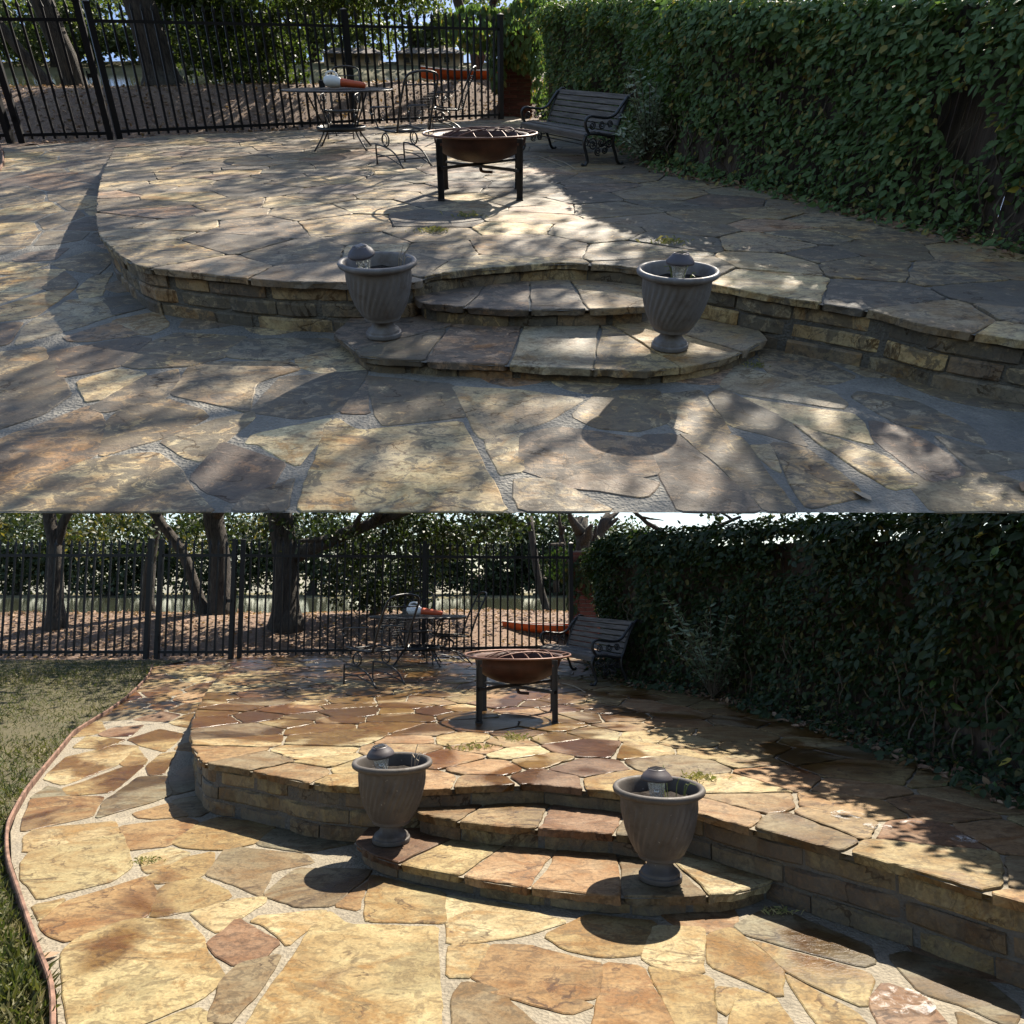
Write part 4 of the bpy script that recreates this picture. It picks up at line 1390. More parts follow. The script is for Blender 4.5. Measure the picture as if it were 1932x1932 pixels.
    if not up or True:
        pts = [Vector((x, y, zl(x, y) + .012)) for x, y in ed]
        mb = MB(); vs = []
        for k, p in enumerate(pts):
            d = (pts[min(k + 1, len(pts) - 1)] - pts[max(k - 1, 0)]).normalized()
            s_ = Vector((-d.y, d.x, 0))
            for (o, z) in ((-.009, -.05), (-.010, .014), (-.005, .020), (.005, .020), (.010, .014), (.009, -.05)): vs.append(p + s_ * (o + .02) + Vector((0, 0, z)))
        m = len(pts)
        t = obj('lawn_edging', mb.add(vs, [(k * 6 + j, k * 6 + j + 1, (k + 1) * 6 + j + 1, (k + 1) * 6 + j) for k in range(m - 1) for j in range(5)]), M['edging'])
        tag(t, cfg['L']['edging'], 'edging')
    if up:
        yard = ccw([(x - .02, y) for x, y in ed] + [(ed[-1][0], fence_y(ed[-1][0]) - .02), (-15, fence_y(-15) - .02), (-15, 4.0), (ed[0][0] - .02, 4.0)])
        lw = obj('side_yard', sheet(yard, lambda x, y: zl(x, y) - .025, sy=.5), M['soil']); lw['kind'] = 'structure'
    if cfg['lawn']:
        lawn = ccw([(x - .04, y) for x, y in ed] + [(ed[-1][0], fence_y(ed[-1][0]) - .02), (-11, fence_y(-11) - .02), (-11, 2.2), (ed[0][0] - .04, 2.2)])
        zg = lambda x, y: zl(x, y) - .025 + .02 * noise.noise((x * 1.3, y * 1.3, 4))
        lw = obj('lawn', sheet(lawn, zg, sy=.4), M['lawn']); lw['kind'] = 'structure'
        N = 90000
        yy = 2.3 + (12.6 - 2.3) * rng.random(N) ** 1.7
        xx = -.74 * yy - .2 + rng.random(N) * (.74 * yy + .2)
        keep = [(a, b) for a, b in zip(xx, yy) if inside((a, b), lawn)]
        k = len(keep)
        pos = np.array([(a, b, zg(a, b)) for a, b in keep])
        cl = np.array([noise.noise((a * .8, b * .8, 9)) for a, b in keep])
        D = rng.normal(size=(k, 3)) * (.8, .8, .3) + (0, 0, .75)
        Nn = rng.normal(size=(k, 3))
        blade = np.array([(0, -.07, 0), (0, .07, 0), (.6, .05, 0), (1, 0, -.12)], float)
        bf = np.array([(0, 1, 2), (0, 2, 3)])
        g = obj('grass', leaf_mesh('grass', pos, leaf_frames(rng, k, D, Nn), rng.uniform(.035, .075, k) * (1 + .5 * cl), M['grass'], blade, bf))
        tag(g, kind='stuff')

# ------------------------------------------------------------------ materials of each set
def materials(up):
    u = S_UP if up else S_LOW
    k = 'aged' if up else 'washed'
    M = {}
    M['stone'] = stone_mat('flagstone_' + k, .68 if up else 0, 0 if up else 1, u)
    M['wall'] = stone_mat('wall_stone_' + k, .62 if up else .3, 0, u, True)
    M['mortar'] = mortar_mat('mortar_' + k, (.29, .27, .23) if up else (.27, .23, .165), u, .75 if up else .2)
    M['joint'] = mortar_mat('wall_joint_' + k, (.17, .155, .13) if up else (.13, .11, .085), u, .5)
    M['urn'] = urn_mat('urn_plastic_' + k, (.15, .14, .138) if up else (.064, .057, .052), u)
    M['urn_dark'] = plain('cap_plastic_' + k, (.085, .075, .085) if up else (.06, .052, .058), .5, 0, .25, 9)
    M['dark_soil'] = plain('potting_soil_' + k, (.03, .024, .02), .95, 0, .6, 40, .2, u, .01)
    M['panel'] = plain('dark_glass_' + k, (.03, .03, .035), .12, 0, .2, 30, .6)
    M['glass'] = glass_mat('clear_plastic_' + k)
    M['chrome'] = plain('reflector_' + k, (.8, .8, .8), .12, 1, .1)
    M['rust'] = plain('rusty_steel_' + k, (.062, .022, .013), .6, .1, .65, 9, .4, u, .004)
    M['rust_light'] = plain('worn_rusty_steel_' + k, (.17, .085, .06), .5, .35, .45, 12, .5)
    M['black_steel'] = plain('black_painted_steel_' + k, (.025, .023, .024), .5, .1, .35, 14, .4)
    M['black_iron'] = plain('black_wrought_iron_' + k, (.018, .018, .020), .42, .1, .4, 20, .5)
    M['fence'] = plain('black_fence_paint_' + k, (.007, .007, .009), .45, 0, .3, 10, .25)
    M['bench_wood'] = wood_mat('weathered_slats_' + k, (.045, .038, .034), (.16, .14, .125), u)
    M['white_plastic'] = plain('white_plastic_' + k, (.75, .75, .74), .4, 0, .12, 14)
    M['orange_plastic'] = plain('orange_plastic_' + k, (.55, .10, .035), .45, 0, .2, 14)
    M['boat'] = plain('orange_hull_' + k, (.62, .10, .015), .4, 0, .25, 3)
    M['boat_trim'] = plain('pale_trim_' + k, (.55, .50, .45), .6, 0, .2, 5)
    M['house_wall'] = plain('tan_house_wall_' + k, (.42, .33, .23) if up else (.24, .19, .14), .9, 0, .2, 2)
    M['house_roof'] = plain('brown_shingle_' + k, (.13, .105, .09), .9, 0, .3, 3)
    M['brick'] = plain('red_brick_' + k, (.24, .085, .06), .9, 0, .35, 16, .2, u, .004, objcol=True)
    M['brick_mortar'] = mortar_mat('brick_mortar_' + k, (.30, .27, .24), u)
    M['board'] = wood_mat('old_fence_board_' + k, (.03, .02, .015), (.085, .062, .048), u, (14, 14, 1))
    M['twig'] = plain('vine_bark_' + k, (.11, .085, .06), .9, 0, .4, 12)
    M['straw'] = plain('dry_stalk_' + k, (.36, .29, .21), .8, 0, .3, 12)
    M['bark'] = bark_mat('oak_bark_' + k, u)
    M['soil'] = soil_mat('leafy_soil_' + k, u)
    M['far_ground'] = plain('dry_far_grass_' + k, (.15, .13, .06), .95, 0, .5, .5)
    M['lawn'] = plain('lawn_soil_' + k, (.07, .06, .028), .95, 0, .5, 3)
    M['edging'] = plain('terracotta_edging_' + k, (.25, .15, .11), .85, 0, .8, 11, .2, u, .006)
    M['water'] = water_mat('lake_water_' + k, u)
    m, t, b, N, L = nodes('glare_paint_' + k)  # mottled white that imitates glare, put into the colour
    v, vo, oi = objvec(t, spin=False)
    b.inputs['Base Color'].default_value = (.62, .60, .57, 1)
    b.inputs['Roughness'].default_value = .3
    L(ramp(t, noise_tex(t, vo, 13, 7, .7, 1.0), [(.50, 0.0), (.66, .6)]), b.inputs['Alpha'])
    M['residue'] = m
    M['ivy'] = leaf_mat('ivy_leaf_' + k, *(((.07, .125, .042), (.12, .18, .06), (.25, .21, .06)) if up else ((.013, .029, .008), (.030, .054, .014), (.085, .08, .02))), .28, .55)  # one plant: leaves lightened above, darkened below to carry the exposure difference
    M['ivy_light'] = leaf_mat('ivy_young_leaf_' + k, (.06, .12, .03), (.09, .16, .04), None, .25, .45)
    M['ivy_yellow'] = leaf_mat('ivy_yellow_leaf_' + k, (.34, .27, .04), (.40, .33, .06), None, .3, .5)
    M['silver'] = leaf_mat('silver_leaf_' + k, *(((.22, .27, .20), (.38, .42, .33)) if up else ((.10, .14, .09), (.22, .27, .18))), None, .2, .5)
    M['leaf'] = leaf_mat('oak_leaf_' + k, *(((.026, .046, .012), (.06, .08, .018)) if up else ((.013, .024, .007), (.036, .05, .012))), None, .38 if up else .25, .5)
    M['leaf_gold'] = leaf_mat('autumn_leaf_' + k, (.05, .055, .015), (.12, .095, .025), None, .35, .5)
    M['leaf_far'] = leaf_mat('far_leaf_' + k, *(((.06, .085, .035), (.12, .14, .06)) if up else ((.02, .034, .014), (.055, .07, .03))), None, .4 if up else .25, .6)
    M['dead_leaf'] = leaf_mat('dead_leaf_' + k, (.16, .085, .05), (.33, .22, .14), None, .15, .7)
    M['weed'] = leaf_mat('weed_' + k, (.14, .18, .06), (.22, .24, .09), None, .2, .5)
    M['weed_dry'] = leaf_mat('dry_grass_' + k, (.16, .18, .06), (.34, .28, .14), None, .2, .6)
    m = leaf_mat('lawn_grass_' + k, (.028, .046, .010), (.085, .085, .026), None, .3, .6)
    t = m.node_tree; b = t.nodes['Principled BSDF']
    src = b.inputs['Base Color'].links[0].from_socket
    tc = t.nodes.new('ShaderNodeTexCoord')
    dry = ramp(t, noise_tex(t, tc.outputs['Object'], .9, 6, .65), [(.48, 0.0), (.66, .85)])
    t.links.new(mix(t, dry, src, (.17, .13, .055)), b.inputs['Base Color'])
    M['grass'] = m
    return M

# ------------------------------------------------------------------ the upper view: the patio before washing
def up_runs(P):
    a = P(-60, 254, ZT + .1); g0 = P(16, 254, ZT + .1); g1 = P(38, 253.5, ZT + .1); g2 = P(206, 250, ZT + .1); m0 = P(222, 247, ZT + .1); m1 = P(945, 215, ZT + .1)
    return [('iron_fence', a, g0, 'short end of black picket fence cut off left of the gate, before grey paving', 'fence', (1,)),
            ('iron_gate', g1, g2, 'black picket gate between double posts beside the leaning thin trunk and dull grey paving', 'gate', (0, 1), True),
            ('iron_fence', m0, m1, 'long black picket fence behind the table, from gate to brick pier, over dull grey flagstones', 'fence', (0, .555, 1))]

def up_trees(P, bank):
    def g(px, py):
        q = P(px, py, 1.0)
        return (q[0], q[1], bank(*q))
    out = []
    b = g(106, 166); s = b[1] / F_PX
    def T(b, pts): return [b] + [(b[0] + dx * b[1] / F_PX, b[1] + dy, b[2] + h) for dx, dy, h in pts]
    out.append(dict(label='thin trunk leaning left by the bank, nearest the black gate of the grey patio', trunk=T(b, [(-25, 0, .55), (-58, 0, 1.3), (-98, .1, 2.2), (-150, .3, 3.6)]), r0=.13, r1=.08, blobs=[(b[0] - 2, b[1] + 1, 4.6, 2.2, 1.6, 1.2), (b[0] - .9, b[1] + 2, 3.0, 1.8, .9, .55)], density=60, leaf=.13, seed=11, group=None, name='leaning_tree'))
    b = g(154, 164)
    out.append(dict(label='dark ridged oak trunk rising straight beside the leaning trunk, left of the gate post', trunk=T(b, [(-6, 0, .6), (-14, 0, 1.4), (-32, .1, 2.6), (-40, .2, 4)]), r0=.27, r1=.2, blobs=[(b[0] - .6, b[1] + .5, 5.0, 2.8, 2.0, 1.2), (b[0] + .9, b[1] + 1.6, 2.9, 1.2, .8, .5)], density=60, leaf=.13, seed=12, name='oak_tree'))
    b = g(311, 166)
    out.append(dict(label='thickest oak trunk beyond the black fence, above the grey terrace corner', trunk=T(b, [(-4, 0, .6), (-9, 0, 1.3), (-20, .1, 2.4), (-30, .2, 3.8)]), r0=.36, r1=.3, limbs=[((b[0] - .2, b[1], 2.9), (b[0] + 3.4, b[1] - .4, 4.0), .15, .06), ((b[0] - .2, b[1], 3.2), (b[0] - 2.6, b[1] + .4, 4.8), .14, .05)],
                    blobs=[(-2.0, 15.4, 6.2, 2.4, 2.0, .8), (-2.2, 21.5, 6.6, 2.4, 2.2, .8), (-4.4, 18, 6.4, 2.4, 2.2, .8), (b[0] - .2, b[1] + 1.2, 2.95, 1.6, .7, .45)], density=62, leaf=.15, seed=13, clump=110, name='oak_tree'))
    y = 19.5; x = (455 - 966) / 1400 * 17.3
    out.append(dict(label='dense dark leafy tree hanging low between thickest trunk and round table, above brown mulch', trunk=[(x, y + .9, bank(x, y + .9)), (x + .1, y + .9, 1.6), (x, y + .8, 2.6), (x, y + .8, 3.2)], r0=.12, r1=.05,
                    blobs=[(x - .75, y + .3, 2.15, 1.15, .7, .95), (x + .2, y + .4, 1.85, 1.15, .7, .95), (x + 1.0, y + .5, 1.55, .75, .4, .6), (x + .6, y + .4, 2.85, 2.6, .9, .55), (x + 3.2, y + .9, 2.8, 1.7, .9, .38)], density=330, leaf=.125, seed=14, name='evergreen_tree'))
    b = g(905, 155); b = (b[0], b[1] + .8, bank(b[0], b[1] + .8))
    out.append(dict(label='leaning brown trunks forking at the top edge behind the brick pier and long fence', trunk=T(b, [(-6, 0, .8), (-14, 0, 1.5), (-34, .1, 2.3), (-50, .3, 4)]), r0=.16, r1=.12, limbs=[((b[0] - .1, b[1], 1.3), (b[0] + .5, b[1] + .2, 3.4), .12, .08)],
                    blobs=[(b[0] + .6, b[1] - .2, 6.6, 2.6, 2.0, .8), (3.4, 21.5, 6.6, 2.4, 2.2, .8), (1.0, 18, 6.4, 2.4, 2.2, .8), (5.2, 17.6, 6.4, 2.4, 2.2, .8), (2.9, 14.8, 6.4, 2.3, 2.0, .8), (4.5, 14.1, 6.3, 1.6, 1.2, .7), (3.3, 13.6, 6.2, 1.3, 1.0, .6), (6.6, 21.6, 6.6, 2.4, 2.2, .8)], density=62, leaf=.16, seed=15, clump=110, name='forked_tree'))  # front crown clumps added above the frame to cover the urn shadows
    out.append(dict(label='tall tree crown above the ivy wall beside the weathered bench', trunk=[(6.4, 10.2, .3), (6.4, 10.2, 2), (6.2, 10.3, 3.6)], r0=.18, r1=.12, limbs=[((6.2, 10.3, 3.3), (6.4, 13.4, 5.6), .1, .05), ((6.2, 10.3, 3.3), (1.2, 13.8, 5.8), .09, .04)], blobs=[(6.4, 13.8, 6.0, 2.3, 2.2, .8), (8.6, 17, 6.2, 2.2, 2.2, .8), (.4, 14.3, 6.0, 2.0, 1.8, .7)], density=62, leaf=.15, seed=16, clump=110, name='garden_tree'))
    far = [(-19, 36, 2.6, 2.2, 2.6), (-13.5, 37, 2.4, 2.5, 2.8), (-8.6, 37.5, 2.9, 2.0, 2.7), (-4.4, 38, 2.7, 1.4, 2.8), (-.2, 38, 2.8, 1.6, 2.7), (3.5, 38, 2.6, 2.2, 2.6), (8.5, 38, 2.8, 2.6, 2.7), (14, 38, 3, 2.8, 2.6), (-24.5, 37.5, 2.6, 2.8, 2.8), (-16, 39.2, 3.4, 2.6, 3.0), (-21.5, 39.4, 3.4, 2.6, 3.0), (-11, 39.5, 3.2, 2.4, 3.0)]
    words = ('leftmost of the pale trees', 'hazy tree', 'broad pale tree', 'narrow pale tree', 'tall hazy tree', 'pale rounded tree', 'grey green tree', 'wide pale tree', 'outermost left tree', 'rear tall tree', 'rear broad tree', 'rear loose tree')
    place = ('seen past the black gate', 'seen left of the leaning thin trunk', 'seen between the straight and thickest trunks', 'seen behind the dense dark leafy tree', 'seen above the table through black pickets', 'seen right of the table above the orange boat', 'behind the brick pier', 'behind the ivy wall near the bench', 'half hidden at the frame edge', 'seen over the straight oak trunk', 'seen over the leaning thin trunk', 'seen over the thickest trunk')
    for i, (x, y, zc, rx, rz) in enumerate(far):
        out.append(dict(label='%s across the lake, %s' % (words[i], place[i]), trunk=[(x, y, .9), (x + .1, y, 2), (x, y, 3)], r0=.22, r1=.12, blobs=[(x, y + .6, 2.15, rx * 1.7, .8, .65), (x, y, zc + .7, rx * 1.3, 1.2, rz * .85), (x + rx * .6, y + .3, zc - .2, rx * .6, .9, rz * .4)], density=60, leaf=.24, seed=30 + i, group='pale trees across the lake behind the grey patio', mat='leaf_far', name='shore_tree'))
    return out

UP = dict(up=True, E=E_UP, S=S_UP, seed=21, tone=lambda c: tuple((x * .80 + (sum(c) / 3) * .20 + .05) * g for x, g in zip(c, (1.18, 1.10, .88))), words='%s', slope=(5.5, 13.0), y0=EYE / math.tan(-E_UP),
    lip=[(219, 272), (197, 318), (185, 359), (181, 407), (185, 432), (190, 447), (215, 472), (260, 500), (345, 511), (430, 521), (545, 530), (645, 531), (720, 533), (780, 530), (820, 518), (890, 509), (965, 502), (1048, 496), (1120, 498), (1186, 504), (1270, 518), (1346, 535), (1491, 562), (1646, 585), (1746, 612), (1932, 642)],
    hedge=[(955, 214), (1010, 235), (1157, 269), (1252, 323), (1463, 364), (1546, 387), (1753, 439), (1932, 480)], hedge_from=1, hedge_h=lambda q: 2.12 - .44 * smooth(.1, .9, q),
    rail=[(-60, 254), (16, 254), (38, 253.5), (222, 247), (608, 232), (904, 217), (945, 215)],
    step1=[(630, 628), (672, 662), (690, 672), (800, 680), (966, 688), (1186, 697), (1231, 698), (1330, 683), (1391, 667), (1448, 640)],
    step2=[(778, 560), (800, 572), (860, 577), (966, 583), (1086, 582), (1211, 577), (1230, 566)],
    edge=[(-260, 420), (-90, 370), (-20, 345), (8, 312), (8, 290), (4, 279)], joint=.010, close=.036, stone_r=(.18, .40),
    pal_top=[TAN, PALE, OCHRE, BROWN, GREY, TAN, (.36, .27, .18), (.38, .24, .16)], pal_wall=[OCHRE, BROWN, TAN, (.34, .22, .10), GREY],
    crest=1.05, water=1.0, far=33.5, far_deep=5, far_rise=.3, soil_x=(-14, 4.5), soil_back=.5, pick=.17, pk_w=.0185, post_w=.10,
    fgroup='black picket fences beyond the grey patio', runs=up_runs, pier=lambda T: (*T(972, 218), .74),
    overhang=lambda x, y: [(x + .35, y - .5, 2.05, .95, .4, .75, 1700), (x - .9, y - .3, 2.2, .9, .3, .45, 900), (x - .42, y - .5, 1.45, .2, .15, .6, 320), (x + .75, y - .8, 1.2, .4, .3, .9, 600)],
    hole=(1848, 222), n_leaf=38000, ivy_sc=1.0, shrub=(1222, 312), trees=up_trees,
    houses=[dict(label='low tan house across the lake seen through pickets above the table', W=2.2, D=1.6, H=.5, loc=(-6.6, 36.2, 1.2), rz=.05), dict(label='long tan house across the lake behind the right end of the long fence', W=2.6, D=1.6, H=.5, loc=(-3.4, 36.4, 1.2), rz=-.05)],
    urns=[((725, 634), Z1, 'grey fluted urn planter on the left of the grimy grey steps, its light leaning left', 1), ((1263, 656), Z1, 'grey fluted urn planter on the right of the grimy grey steps, its light standing upright', 2)],
    lights=[((725, 634), Z1, -.075, -.02, -.16, 'dome capped solar light leaning in the left urn over dull grey steps'), ((1263, 656), Z1, .0, -.02, .03, 'dome capped solar light upright in the right urn over dull grey steps')],
    weeds=[((733, 630), Z1 + .385, 'dry stalks sticking up in the left urn on the grey steps', False), ((1258, 656), Z1 + .38, 'sparse weed around the light in the right urn on the grey steps', True)],
    pit=(908, 367), pit_rz=.02, pit_sc=1.22, bench=(.83, 11.95), bench_rz=R(112), bench_sc=(1.55, 1.0, 1.05), table=(-2.68, 13.1), table_sc=(1.12, 1.12, 1.05), blow=(-.02, .05, 0, 1.1), chair_sc=1.02,
    chairs=[(-1.45, 10.95, R(42), 'iron chair turned from the viewer between round table and fire pit, dull grey paving'), (-1.2, 15.4, R(84), 'iron chair seen side on behind the fire bowl, before the orange boat'), (-3.0, 14.9, R(178), 'iron chair facing the viewer half hidden behind the round table on dull grey paving')],
    kayak=(792, 152), L=dict(terrace='raised curved terrace of dull grimy grey flagstones before washing', step_low='lower grimy stone step carrying both urns, grey and lichen stained', step_high='upper grimy stone step tucked under the grey terrace edge between the urns',
      pier='red brick pier at the fence end, half hidden by ivy in lighter shade', ivy='tall ivy covered board wall with a bare brown gap, beside the dull grey terrace', shrub='silver leaved shrub before the ivy, right of the bench on grey paving',
      pit='rusty brown fire bowl on black legs standing on dull grey flagstones', grate='curved iron grate lying in the fire bowl over grey flagstones', bench='weathered slatted bench with scrolled black iron ends, dappled light on its seat, grey paving',
      table='round black mesh table before the fence on dull grey flagstones', blower='white and orange blower lying on the round table above dull grey paving', kayak='orange boat beached beyond the fence, seen behind the iron chair backs in bright shade', edging='curved pale edging strip at the far left of the grey paving'),
    tufts=[(818, 437, ZT, 'small dry grass tuft in a joint between fire pit and left urn, grey terrace'), (1265, 458, ZT, 'low grass tuft behind the right urn on the grey terrace'), (880, 408, ZT, 'thin dry grass under the fire pit on grey flagstones'), (1425, 690, 0, 'dark grass tuft where the grimy lower step meets the wall')],
    twigs=[((1018, 296), (1068, 318), ZT, 'thin bare twig lying before the bench on dull grey paving'), ((1040, 300), (1085, 320), ZT, 'forked bare twig closest to the front foot of the weathered bench')],
    leaves=[((1643, 948), 0, 2.0, .10, 'straw', 'pale curled leaf on the grey foreground paving at lower right'), ((1926, 930), 0, .6, .14, 'dead_leaf', 'brown dead leaf at the right edge of the grey foreground paving'), ((94, 553), 0, .4, .05, 'dead_leaf', 'tiny dark leaf on the grey paving left of the curved wall')],
    lawn=False)

# ------------------------------------------------------------------ the lower view: the patio after washing
def low_runs(P):
    a = P(-120, 1229, ZT + .1); b = P(276, 1229, ZT + .1); g0 = P(296, 1229, ZT + .1); g1 = P(436, 1229, ZT + .1); m0 = P(452, 1228.5, ZT + .1); m1 = P(1078, 1219, ZT + .1)
    return [('iron_fence', a, b, 'black picket fence behind the lawn, left of the gate', 'fence', (0, 1)),
            ('iron_gate', g0, g1, 'black picket gate between lawn corner and the bright washed terrace', 'gate', (0, 1), True),
            ('iron_fence', m0, m1, 'long black picket fence behind the table, right of the gate, over bright tan flagstones', 'fence', (0, .535, 1))]

def low_trees(P, bank):
    def g(px, py):
        q = P(px, py, .97)
        return (q[0], q[1], bank(*q))
    def T(b, pts): return [b] + [(b[0] + dx * b[1] / F_PX, b[1] + dy, b[2] + h) for dx, dy, h in pts]
    out = []
    b = g(109, 1162)
    out.append(dict(label='forked trunk rising behind the lawn fence, leftmost trunk over the lawn', trunk=T(b, [(-8, 0, .8), (-14, 0, 1.6), (-30, 0, 2.4), (-50, .2, 4)]), r0=.17, r1=.09, limbs=[((b[0] - .15, b[1], 2.3), (b[0] + .5, b[1], 4.2), .10, .06)], blobs=[(b[0] - .5, b[1] - .5, 4.6, 2.6, 2.0, 1.1), (-6.3, 11.4, 4.1, 2.2, 1.7, .7), (-9.3, 17.5, 3.0, 2.6, .8, .42), (-12.5, 18, 3.0, 2.2, .8, .45)], density=70, leaf=.13, seed=61, name='forked_tree'))
    b = g(386, 1158)
    out.append(dict(label='thin trunk leaning left behind the gate, above the washed paving', trunk=T(b, [(-20, 0, .6), (-50, 0, 1.4), (-102, 0, 2.2), (-150, .2, 3.4)]), r0=.125, r1=.09, blobs=[(b[0] - 1.8, b[1] - .8, 4.4, 2.4, 2.0, 1.1), (-2.6, 11.6, 4.3, 2.0, 1.4, .7), (-6.6, 17.6, 3.0, 1.5, .7, .42)], density=70, leaf=.13, seed=62, name='leaning_tree'))
    b = g(420, 1158)
    out.append(dict(label='dark upright oak trunk just behind the right gate post', trunk=T(b, [(-6, 0, .8), (-14, 0, 1.5), (-26, 0, 2.3), (-40, 0, 4)]), r0=.22, r1=.2, limbs=[((b[0] - .3, b[1], 3.0), (b[0] + 2.0, b[1] - 1.5, 4.6), .12, .05)], blobs=[(b[0], b[1] - 1.4, 5.0, 3.0, 2.0, 1.2), (-.2, 12.3, 4.4, 2.0, 1.3, .7), (2.2, 12.6, 4.4, 1.8, 1.3, .7), (-.4, 11.0, 4.2, 1.7, .9, .6), (1.7, 11.3, 4.2, 1.5, .9, .6)], density=190, leaf=.13, seed=63, name='oak_tree'))
    b = g(543, 1162)
    out.append(dict(label='big oak with a long branch reaching right over the table, behind the washed terrace', trunk=T(b, [(-4, 0, .7), (-8, 0, 1.4), (-16, 0, 2.0), (-40, .1, 3.4)]), r0=.28, r1=.24,
                    limbs=[((b[0], b[1], 2.15), (b[0] + 2.0, b[1] - .2, 2.95), .17, .10), ((b[0] + 1.8, b[1] - .2, 2.9), (b[0] + 4.0, b[1] - .8, 3.6), .10, .05), ((b[0], b[1], 2.6), (b[0] - 1.2, b[1], 4.2), .12, .06)],
                    blobs=[(b[0] + 1.2, b[1] - .8, 4.7, 3.2, 2.2, 1.1), (b[0] + 3.6, b[1] - .6, 3.9, 2.2, 1.6, .9), (b[0] + .9, b[1] + .3, 2.75, 1.7, .9, .5), (b[0] + 3.2, b[1] + .3, 2.8, 1.8, .9, .5)], density=120, leaf=.13, seed=64, name='oak_tree'))
    x, y = (715 - 966) / F_PX * 15.6, 15.6
    out.append(dict(label='dense dark leafy tree hanging low behind the round table, over the washed terrace', trunk=[(x - .2, y + .8, bank(x, y + .8)), (x - .1, y + .7, 1.7), (x, y + .6, 2.8)], r0=.12, r1=.06,
                    blobs=[(x - .55, y + .3, 1.75, .62, .6, .75), (x + .05, y + .3, 1.7, .65, .6, .75), (x + .75, y + .4, 1.75, .6, .6, .75), (x + .3, y + .4, 2.6, 1.7, .8, .5), (x + 1.7, y + .8, 2.55, 1.0, .6, .38)], density=220, leaf=.11, seed=65, name='evergreen_tree'))
    b = g(1045, 1150); b = (b[0], b[1] + 1.2, bank(b[0], b[1] + 1.2))
    out.append(dict(label='leaning forked trunks against bright sky, behind the fence end and ivy wall', trunk=T(b, [(-4, 0, .9), (-10, 0, 1.5), (-24, 0, 2.3), (-40, .2, 4)]), r0=.13, r1=.09, limbs=[((b[0] + .15, b[1], 1.4), (b[0] + .35, b[1], 3.2), .09, .07), ((b[0] + .7, b[1], .9), (b[0] + .85, b[1], 3.4), .22, .18), ((b[0] + .85, b[1], 2.0), (b[0] + 1.6, b[1], 3.5), .16, .12)], blobs=[(b[0] + .6, b[1] - .6, 5.0, 3.0, 2.0, 1.2)], density=30, leaf=.13, seed=66, name='forked_tree'))
    out.append(dict(label='bare limbed tree crossing the strip of sky above the ivy wall', trunk=[(3.4, 14.5, .3), (3.4, 14.4, 2.0), (3.2, 14.3, 2.55)], r0=.12, r1=.08, limbs=[((3.2, 14.3, 2.4), (2.2, 14.2, 3.1), .06, .03), ((3.2, 14.3, 2.4), (4.4, 14.2, 2.9), .06, .03)], blobs=[(4.6, 13.6, 3.0, 1.2, 1.2, .5)], density=30, leaf=.12, seed=67, name='garden_tree'))
    hb = [(2.2, 11.0), (2.55, 9.4), (2.95, 8.0), (3.4, 6.6), (3.75, 5.2), (4.15, 4.0)]  # crown row added out of view to widen the ivy wall's shade strip
    out.append(dict(label='unseen leafy tree added over the back of the dark ivy wall, shading the terrace edge', trunk=[(4.9, 8.0, .3), (4.9, 8.0, 2), (4.6, 7.9, 3.4)], r0=.15, r1=.1, limbs=[((4.6, 7.9, 3.2), (2.6, 10, 3.6), .07, .03), ((4.6, 7.9, 3.2), (3.9, 4.4, 3.6), .07, .03)],
                    blobs=[(x, y, 3.4, .55, .95, .36) for x, y in hb], density=1000, leaf=.12, seed=69, name='garden_tree'))
    out.append(dict(label='golden leaved tree filling the gap over the lawn fence', trunk=[(-9.0, 18.5, 0.9), (-9.0, 18.5, 2.2), (-8.8, 18.5, 3.6)], r0=.16, r1=.1, blobs=[(-8.2, 18.5, 3.3, 2.6, 1.2, .9), (-11.5, 18.5, 3.1, 2.0, 1.2, .9)], density=34, leaf=.13, seed=68, mat='leaf_gold', name='golden_tree'))
    far = [(-30, 45, 3.4, 3.4, 3.2), (-24, 44.6, 3.2, 3.2, 3.4), (-18, 45, 3.2, 3.2, 3.2), (-12, 44.8, 3.2, 3.2, 3.6), (-6, 45.2, 3.2, 2.8, 3.2), (-1.6, 45.6, 3.0, 2.6, 3.6), (2.4, 45, 3.2, 2.3, 3.0), (6, 45.5, 3.0, 3, 2.6), (-36, 46, 3.4, 3.6, 3.4)]
    words = ('dark rounded tree', 'dense shaded tree', 'pale green tree', 'tall shadowy tree', 'dusky broad tree', 'grey green tree', 'slim hazy tree', 'low rounded tree', 'outermost dark tree')
    place = ('seen over the far left pickets', 'seen left of the forked trunk', 'seen between forked and leaning trunks', 'seen through the gate', 'seen right of the big oak trunk', 'seen right of the dense leafy tree', 'seen above the orange boat', 'behind the ivy wall top', 'half hidden at the frame edge')
    for i, (x, y, zc, rx, rz) in enumerate(far):
        out.append(dict(label='%s on the far bank, %s' % (words[i], place[i]), trunk=[(x, y, 1.0), (x + .1, y, 2), (x, y, 3)], r0=.28, r1=.15, blobs=[(x, y, zc + .3, rx * 1.15, 1.5, rz * .9), (x + rx * .5, y - .6, zc - .1, rx * .8, 1.0, rz * .35)], density=85, leaf=.30, seed=80 + i, group='dark trees on the far bank behind the washed patio', mat='leaf_far', name='shore_tree'))
    return out

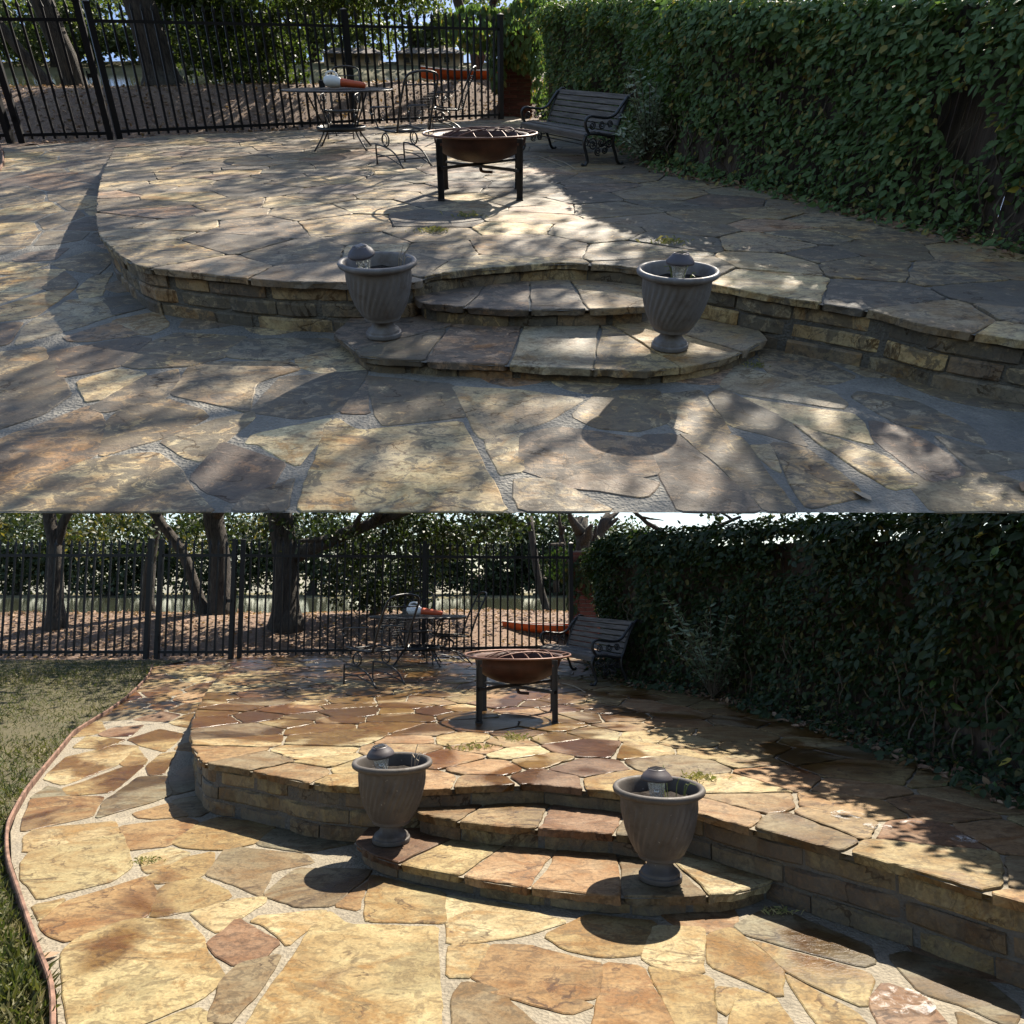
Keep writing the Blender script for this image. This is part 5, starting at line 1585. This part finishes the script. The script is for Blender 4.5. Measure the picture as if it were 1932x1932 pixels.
LOW = dict(up=False, E=E_LOW, S=S_LOW, seed=5, tone=lambda c: tuple((x * .82 + sum(c) / 3 * .18) * y for x, y in zip(c, (.54, .535, .44))), words='%s', slope=(6.0, 11.5), y0=2.2,
    lip=[(455, 1240), (405, 1285), (378, 1325), (362, 1365), (361, 1398), (370, 1420), (385, 1438), (450, 1448), (520, 1462), (600, 1478), (650, 1482), (720, 1486), (800, 1487), (870, 1484), (966, 1479), (1020, 1480), (1058, 1484), (1120, 1490), (1181, 1497), (1260, 1516), (1328, 1536), (1506, 1583), (1681, 1628), (1796, 1663), (1932, 1701)],
    hedge=[(1082, 1216), (1120, 1240), (1160, 1281), (1318, 1310), (1525, 1364), (1712, 1430), (1932, 1508)], hedge_from=1, hedge_h=lambda q: 1.93 - .17 * smooth(.3, 1, q),
    rail=[(-120, 1229), (276, 1229), (436, 1229), (452, 1228.5), (800, 1223), (1078, 1219)],
    step1=[(668, 1588), (690, 1604), (734, 1623), (845, 1646), (966, 1668), (1161, 1689), (1261, 1690), (1340, 1687), (1396, 1682), (1464, 1660)],
    step2=[(786, 1520), (790, 1534), (865, 1548), (966, 1559), (1078, 1566), (1163, 1573), (1230, 1580)],
    edge=[(112, 1990), (107, 1868), (80, 1793), (45, 1693), (22, 1623), (20, 1568), (30, 1538), (55, 1493), (90, 1448), (135, 1393), (154, 1376), (219, 1335), (260, 1301), (284, 1274), (289, 1258)], joint=.02, close=.027, stone_r=(.13, .30),
    pal_top=[TAN, PALE, OCHRE, ORANGE, TAN, PALE, (.42, .29, .15), RED, BROWN, (.52, .33, .18)], pal_wall=[OCHRE, BROWN, TAN, ORANGE, (.34, .22, .10)],
    crest=.97, water=.86, far=42, far_deep=9, far_rise=.09, soil_x=(-13, 6), soil_back=.4, pick=.135, pk_w=.0145, post_w=.075,
    fgroup='black picket fences behind lawn and washed terrace', runs=low_runs, pier=lambda T: (*T(1100, 1219), .5),
    overhang=lambda x, y: [(x + .1, y - .1, 1.8, .5, .35, .5, 900), (x - .4, y - .1, 2.05, .5, .25, .35, 500), (x - .22, y - .22, 1.35, .14, .12, .4, 160)],
    n_leaf=44000, ivy_sc=.88, shrub=(1345, 1318), trees=low_trees,
    houses=[dict(label='low house on the far bank glimpsed right of the dense leafy tree', W=3, D=3, H=.85, loc=(-1.2, 47.5, 1.05), rz=.04), dict(label='wide house on the far bank glimpsed above the orange boat', W=3.4, D=3, H=.85, loc=(3.6, 47.8, 1.05), rz=-.04)],
    urns=[((738, 1588), Z1, 'grey fluted urn planter on the left of the washed orange steps, casting a round shadow', 3), ((1246, 1659), Z1, 'grey fluted urn planter on the right of the washed orange steps, largest urn in view', 4)],
    lights=[((738, 1588), Z1, -.055, -.02, -.14, 'dome capped solar light leaning in the left urn over bright washed steps'), ((1246, 1659), Z1, -.015, -.02, .04, 'dome capped solar light in the right urn over bright washed steps')],
    weeds=[((746, 1586), Z1 + .385, 'dry stalks in the left urn on the washed steps', False), ((1258, 1658), Z1 + .38, 'fresh green weed beside the light in the right urn on the washed steps', True)],
    pit=(977, 1352), pit_rz=-.03, pit_sc=1.06, bench=(.98, 10.25), bench_rz=R(110), bench_sc=(1.22, .95, 1.0), table=(-1.48, 11.8), table_sc=(1.02, 1.02, .97), blow=(-.02, .05, -.12, 1.0), chair_sc=1.05,
    chairs=[(-1.73, 9.5, R(50), 'iron chair left of the round table, at the shade edge of the washed terrace'), (-1.0, 12.0, R(108), 'iron chair behind the round table on its right, facing left, over washed paving'), (-1.7, 13.1, R(178), 'iron chair facing the viewer hidden behind the table on the washed terrace')],
    kayak=(947, 1160), L=dict(terrace='raised curved terrace of washed tan and orange flagstones in full sun', step_low='lower washed stone step in orange and tan, carrying both urns', step_high='upper washed stone step in tan and orange between the urns',
      pier='dark red brick pier in deep shade behind the black bench end', ivy='dark ivy covered wall with a sunlit top, beside the bright washed terrace', shrub='silver leaved shrub catching light before the dark ivy wall',
      pit='rusty brown fire bowl on black legs casting a round shadow on sunlit flagstones', grate='curved iron grate lying in the fire bowl above sunlit flagstones', bench='slatted bench with scrolled black iron ends in deep shade by the dark ivy wall',
      table='round black mesh table in the shade at the back of the washed terrace', blower='white and orange blower lying on the round table behind the left iron chair, washed terrace', kayak='orange boat beached beyond the fence between pickets and brick pier, above washed paving', edging='pink terracotta edging strip curving between lawn and washed paving'),
    tufts=[(975, 1395, ZT, 'dry grass tuft beside the fire pit shadow on sunlit flagstones'), (890, 1412, ZT, 'low dry tuft left of the fire pit front legs on sunlit paving'), (1320, 1470, ZT, 'grass tuft behind the right urn on the sunlit terrace'), (280, 1625, 0, 'tiny weed in a mortar joint of the sunlit lower paving'), (1465, 1722, 0, 'dark weed at the corner where the washed step meets the wall')],
    twigs=[((1060, 1290), (1105, 1308), ZT, 'thin twig lying under the shaded bench front on the washed terrace')],
    leaves=[((70, 1815), 0, .9, .09, 'dead_leaf', 'brown dead leaf lying against the pink edging strip')],
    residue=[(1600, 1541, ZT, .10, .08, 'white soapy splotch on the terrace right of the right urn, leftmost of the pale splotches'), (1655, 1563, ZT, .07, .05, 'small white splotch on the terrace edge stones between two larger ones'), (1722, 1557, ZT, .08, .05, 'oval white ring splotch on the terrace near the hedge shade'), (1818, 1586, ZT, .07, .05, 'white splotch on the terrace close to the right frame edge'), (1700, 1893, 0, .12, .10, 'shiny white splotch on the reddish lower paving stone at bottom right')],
    lawn=True)

UP['M'] = materials(True)
build(UP)
LOW['M'] = materials(False)
build(LOW)
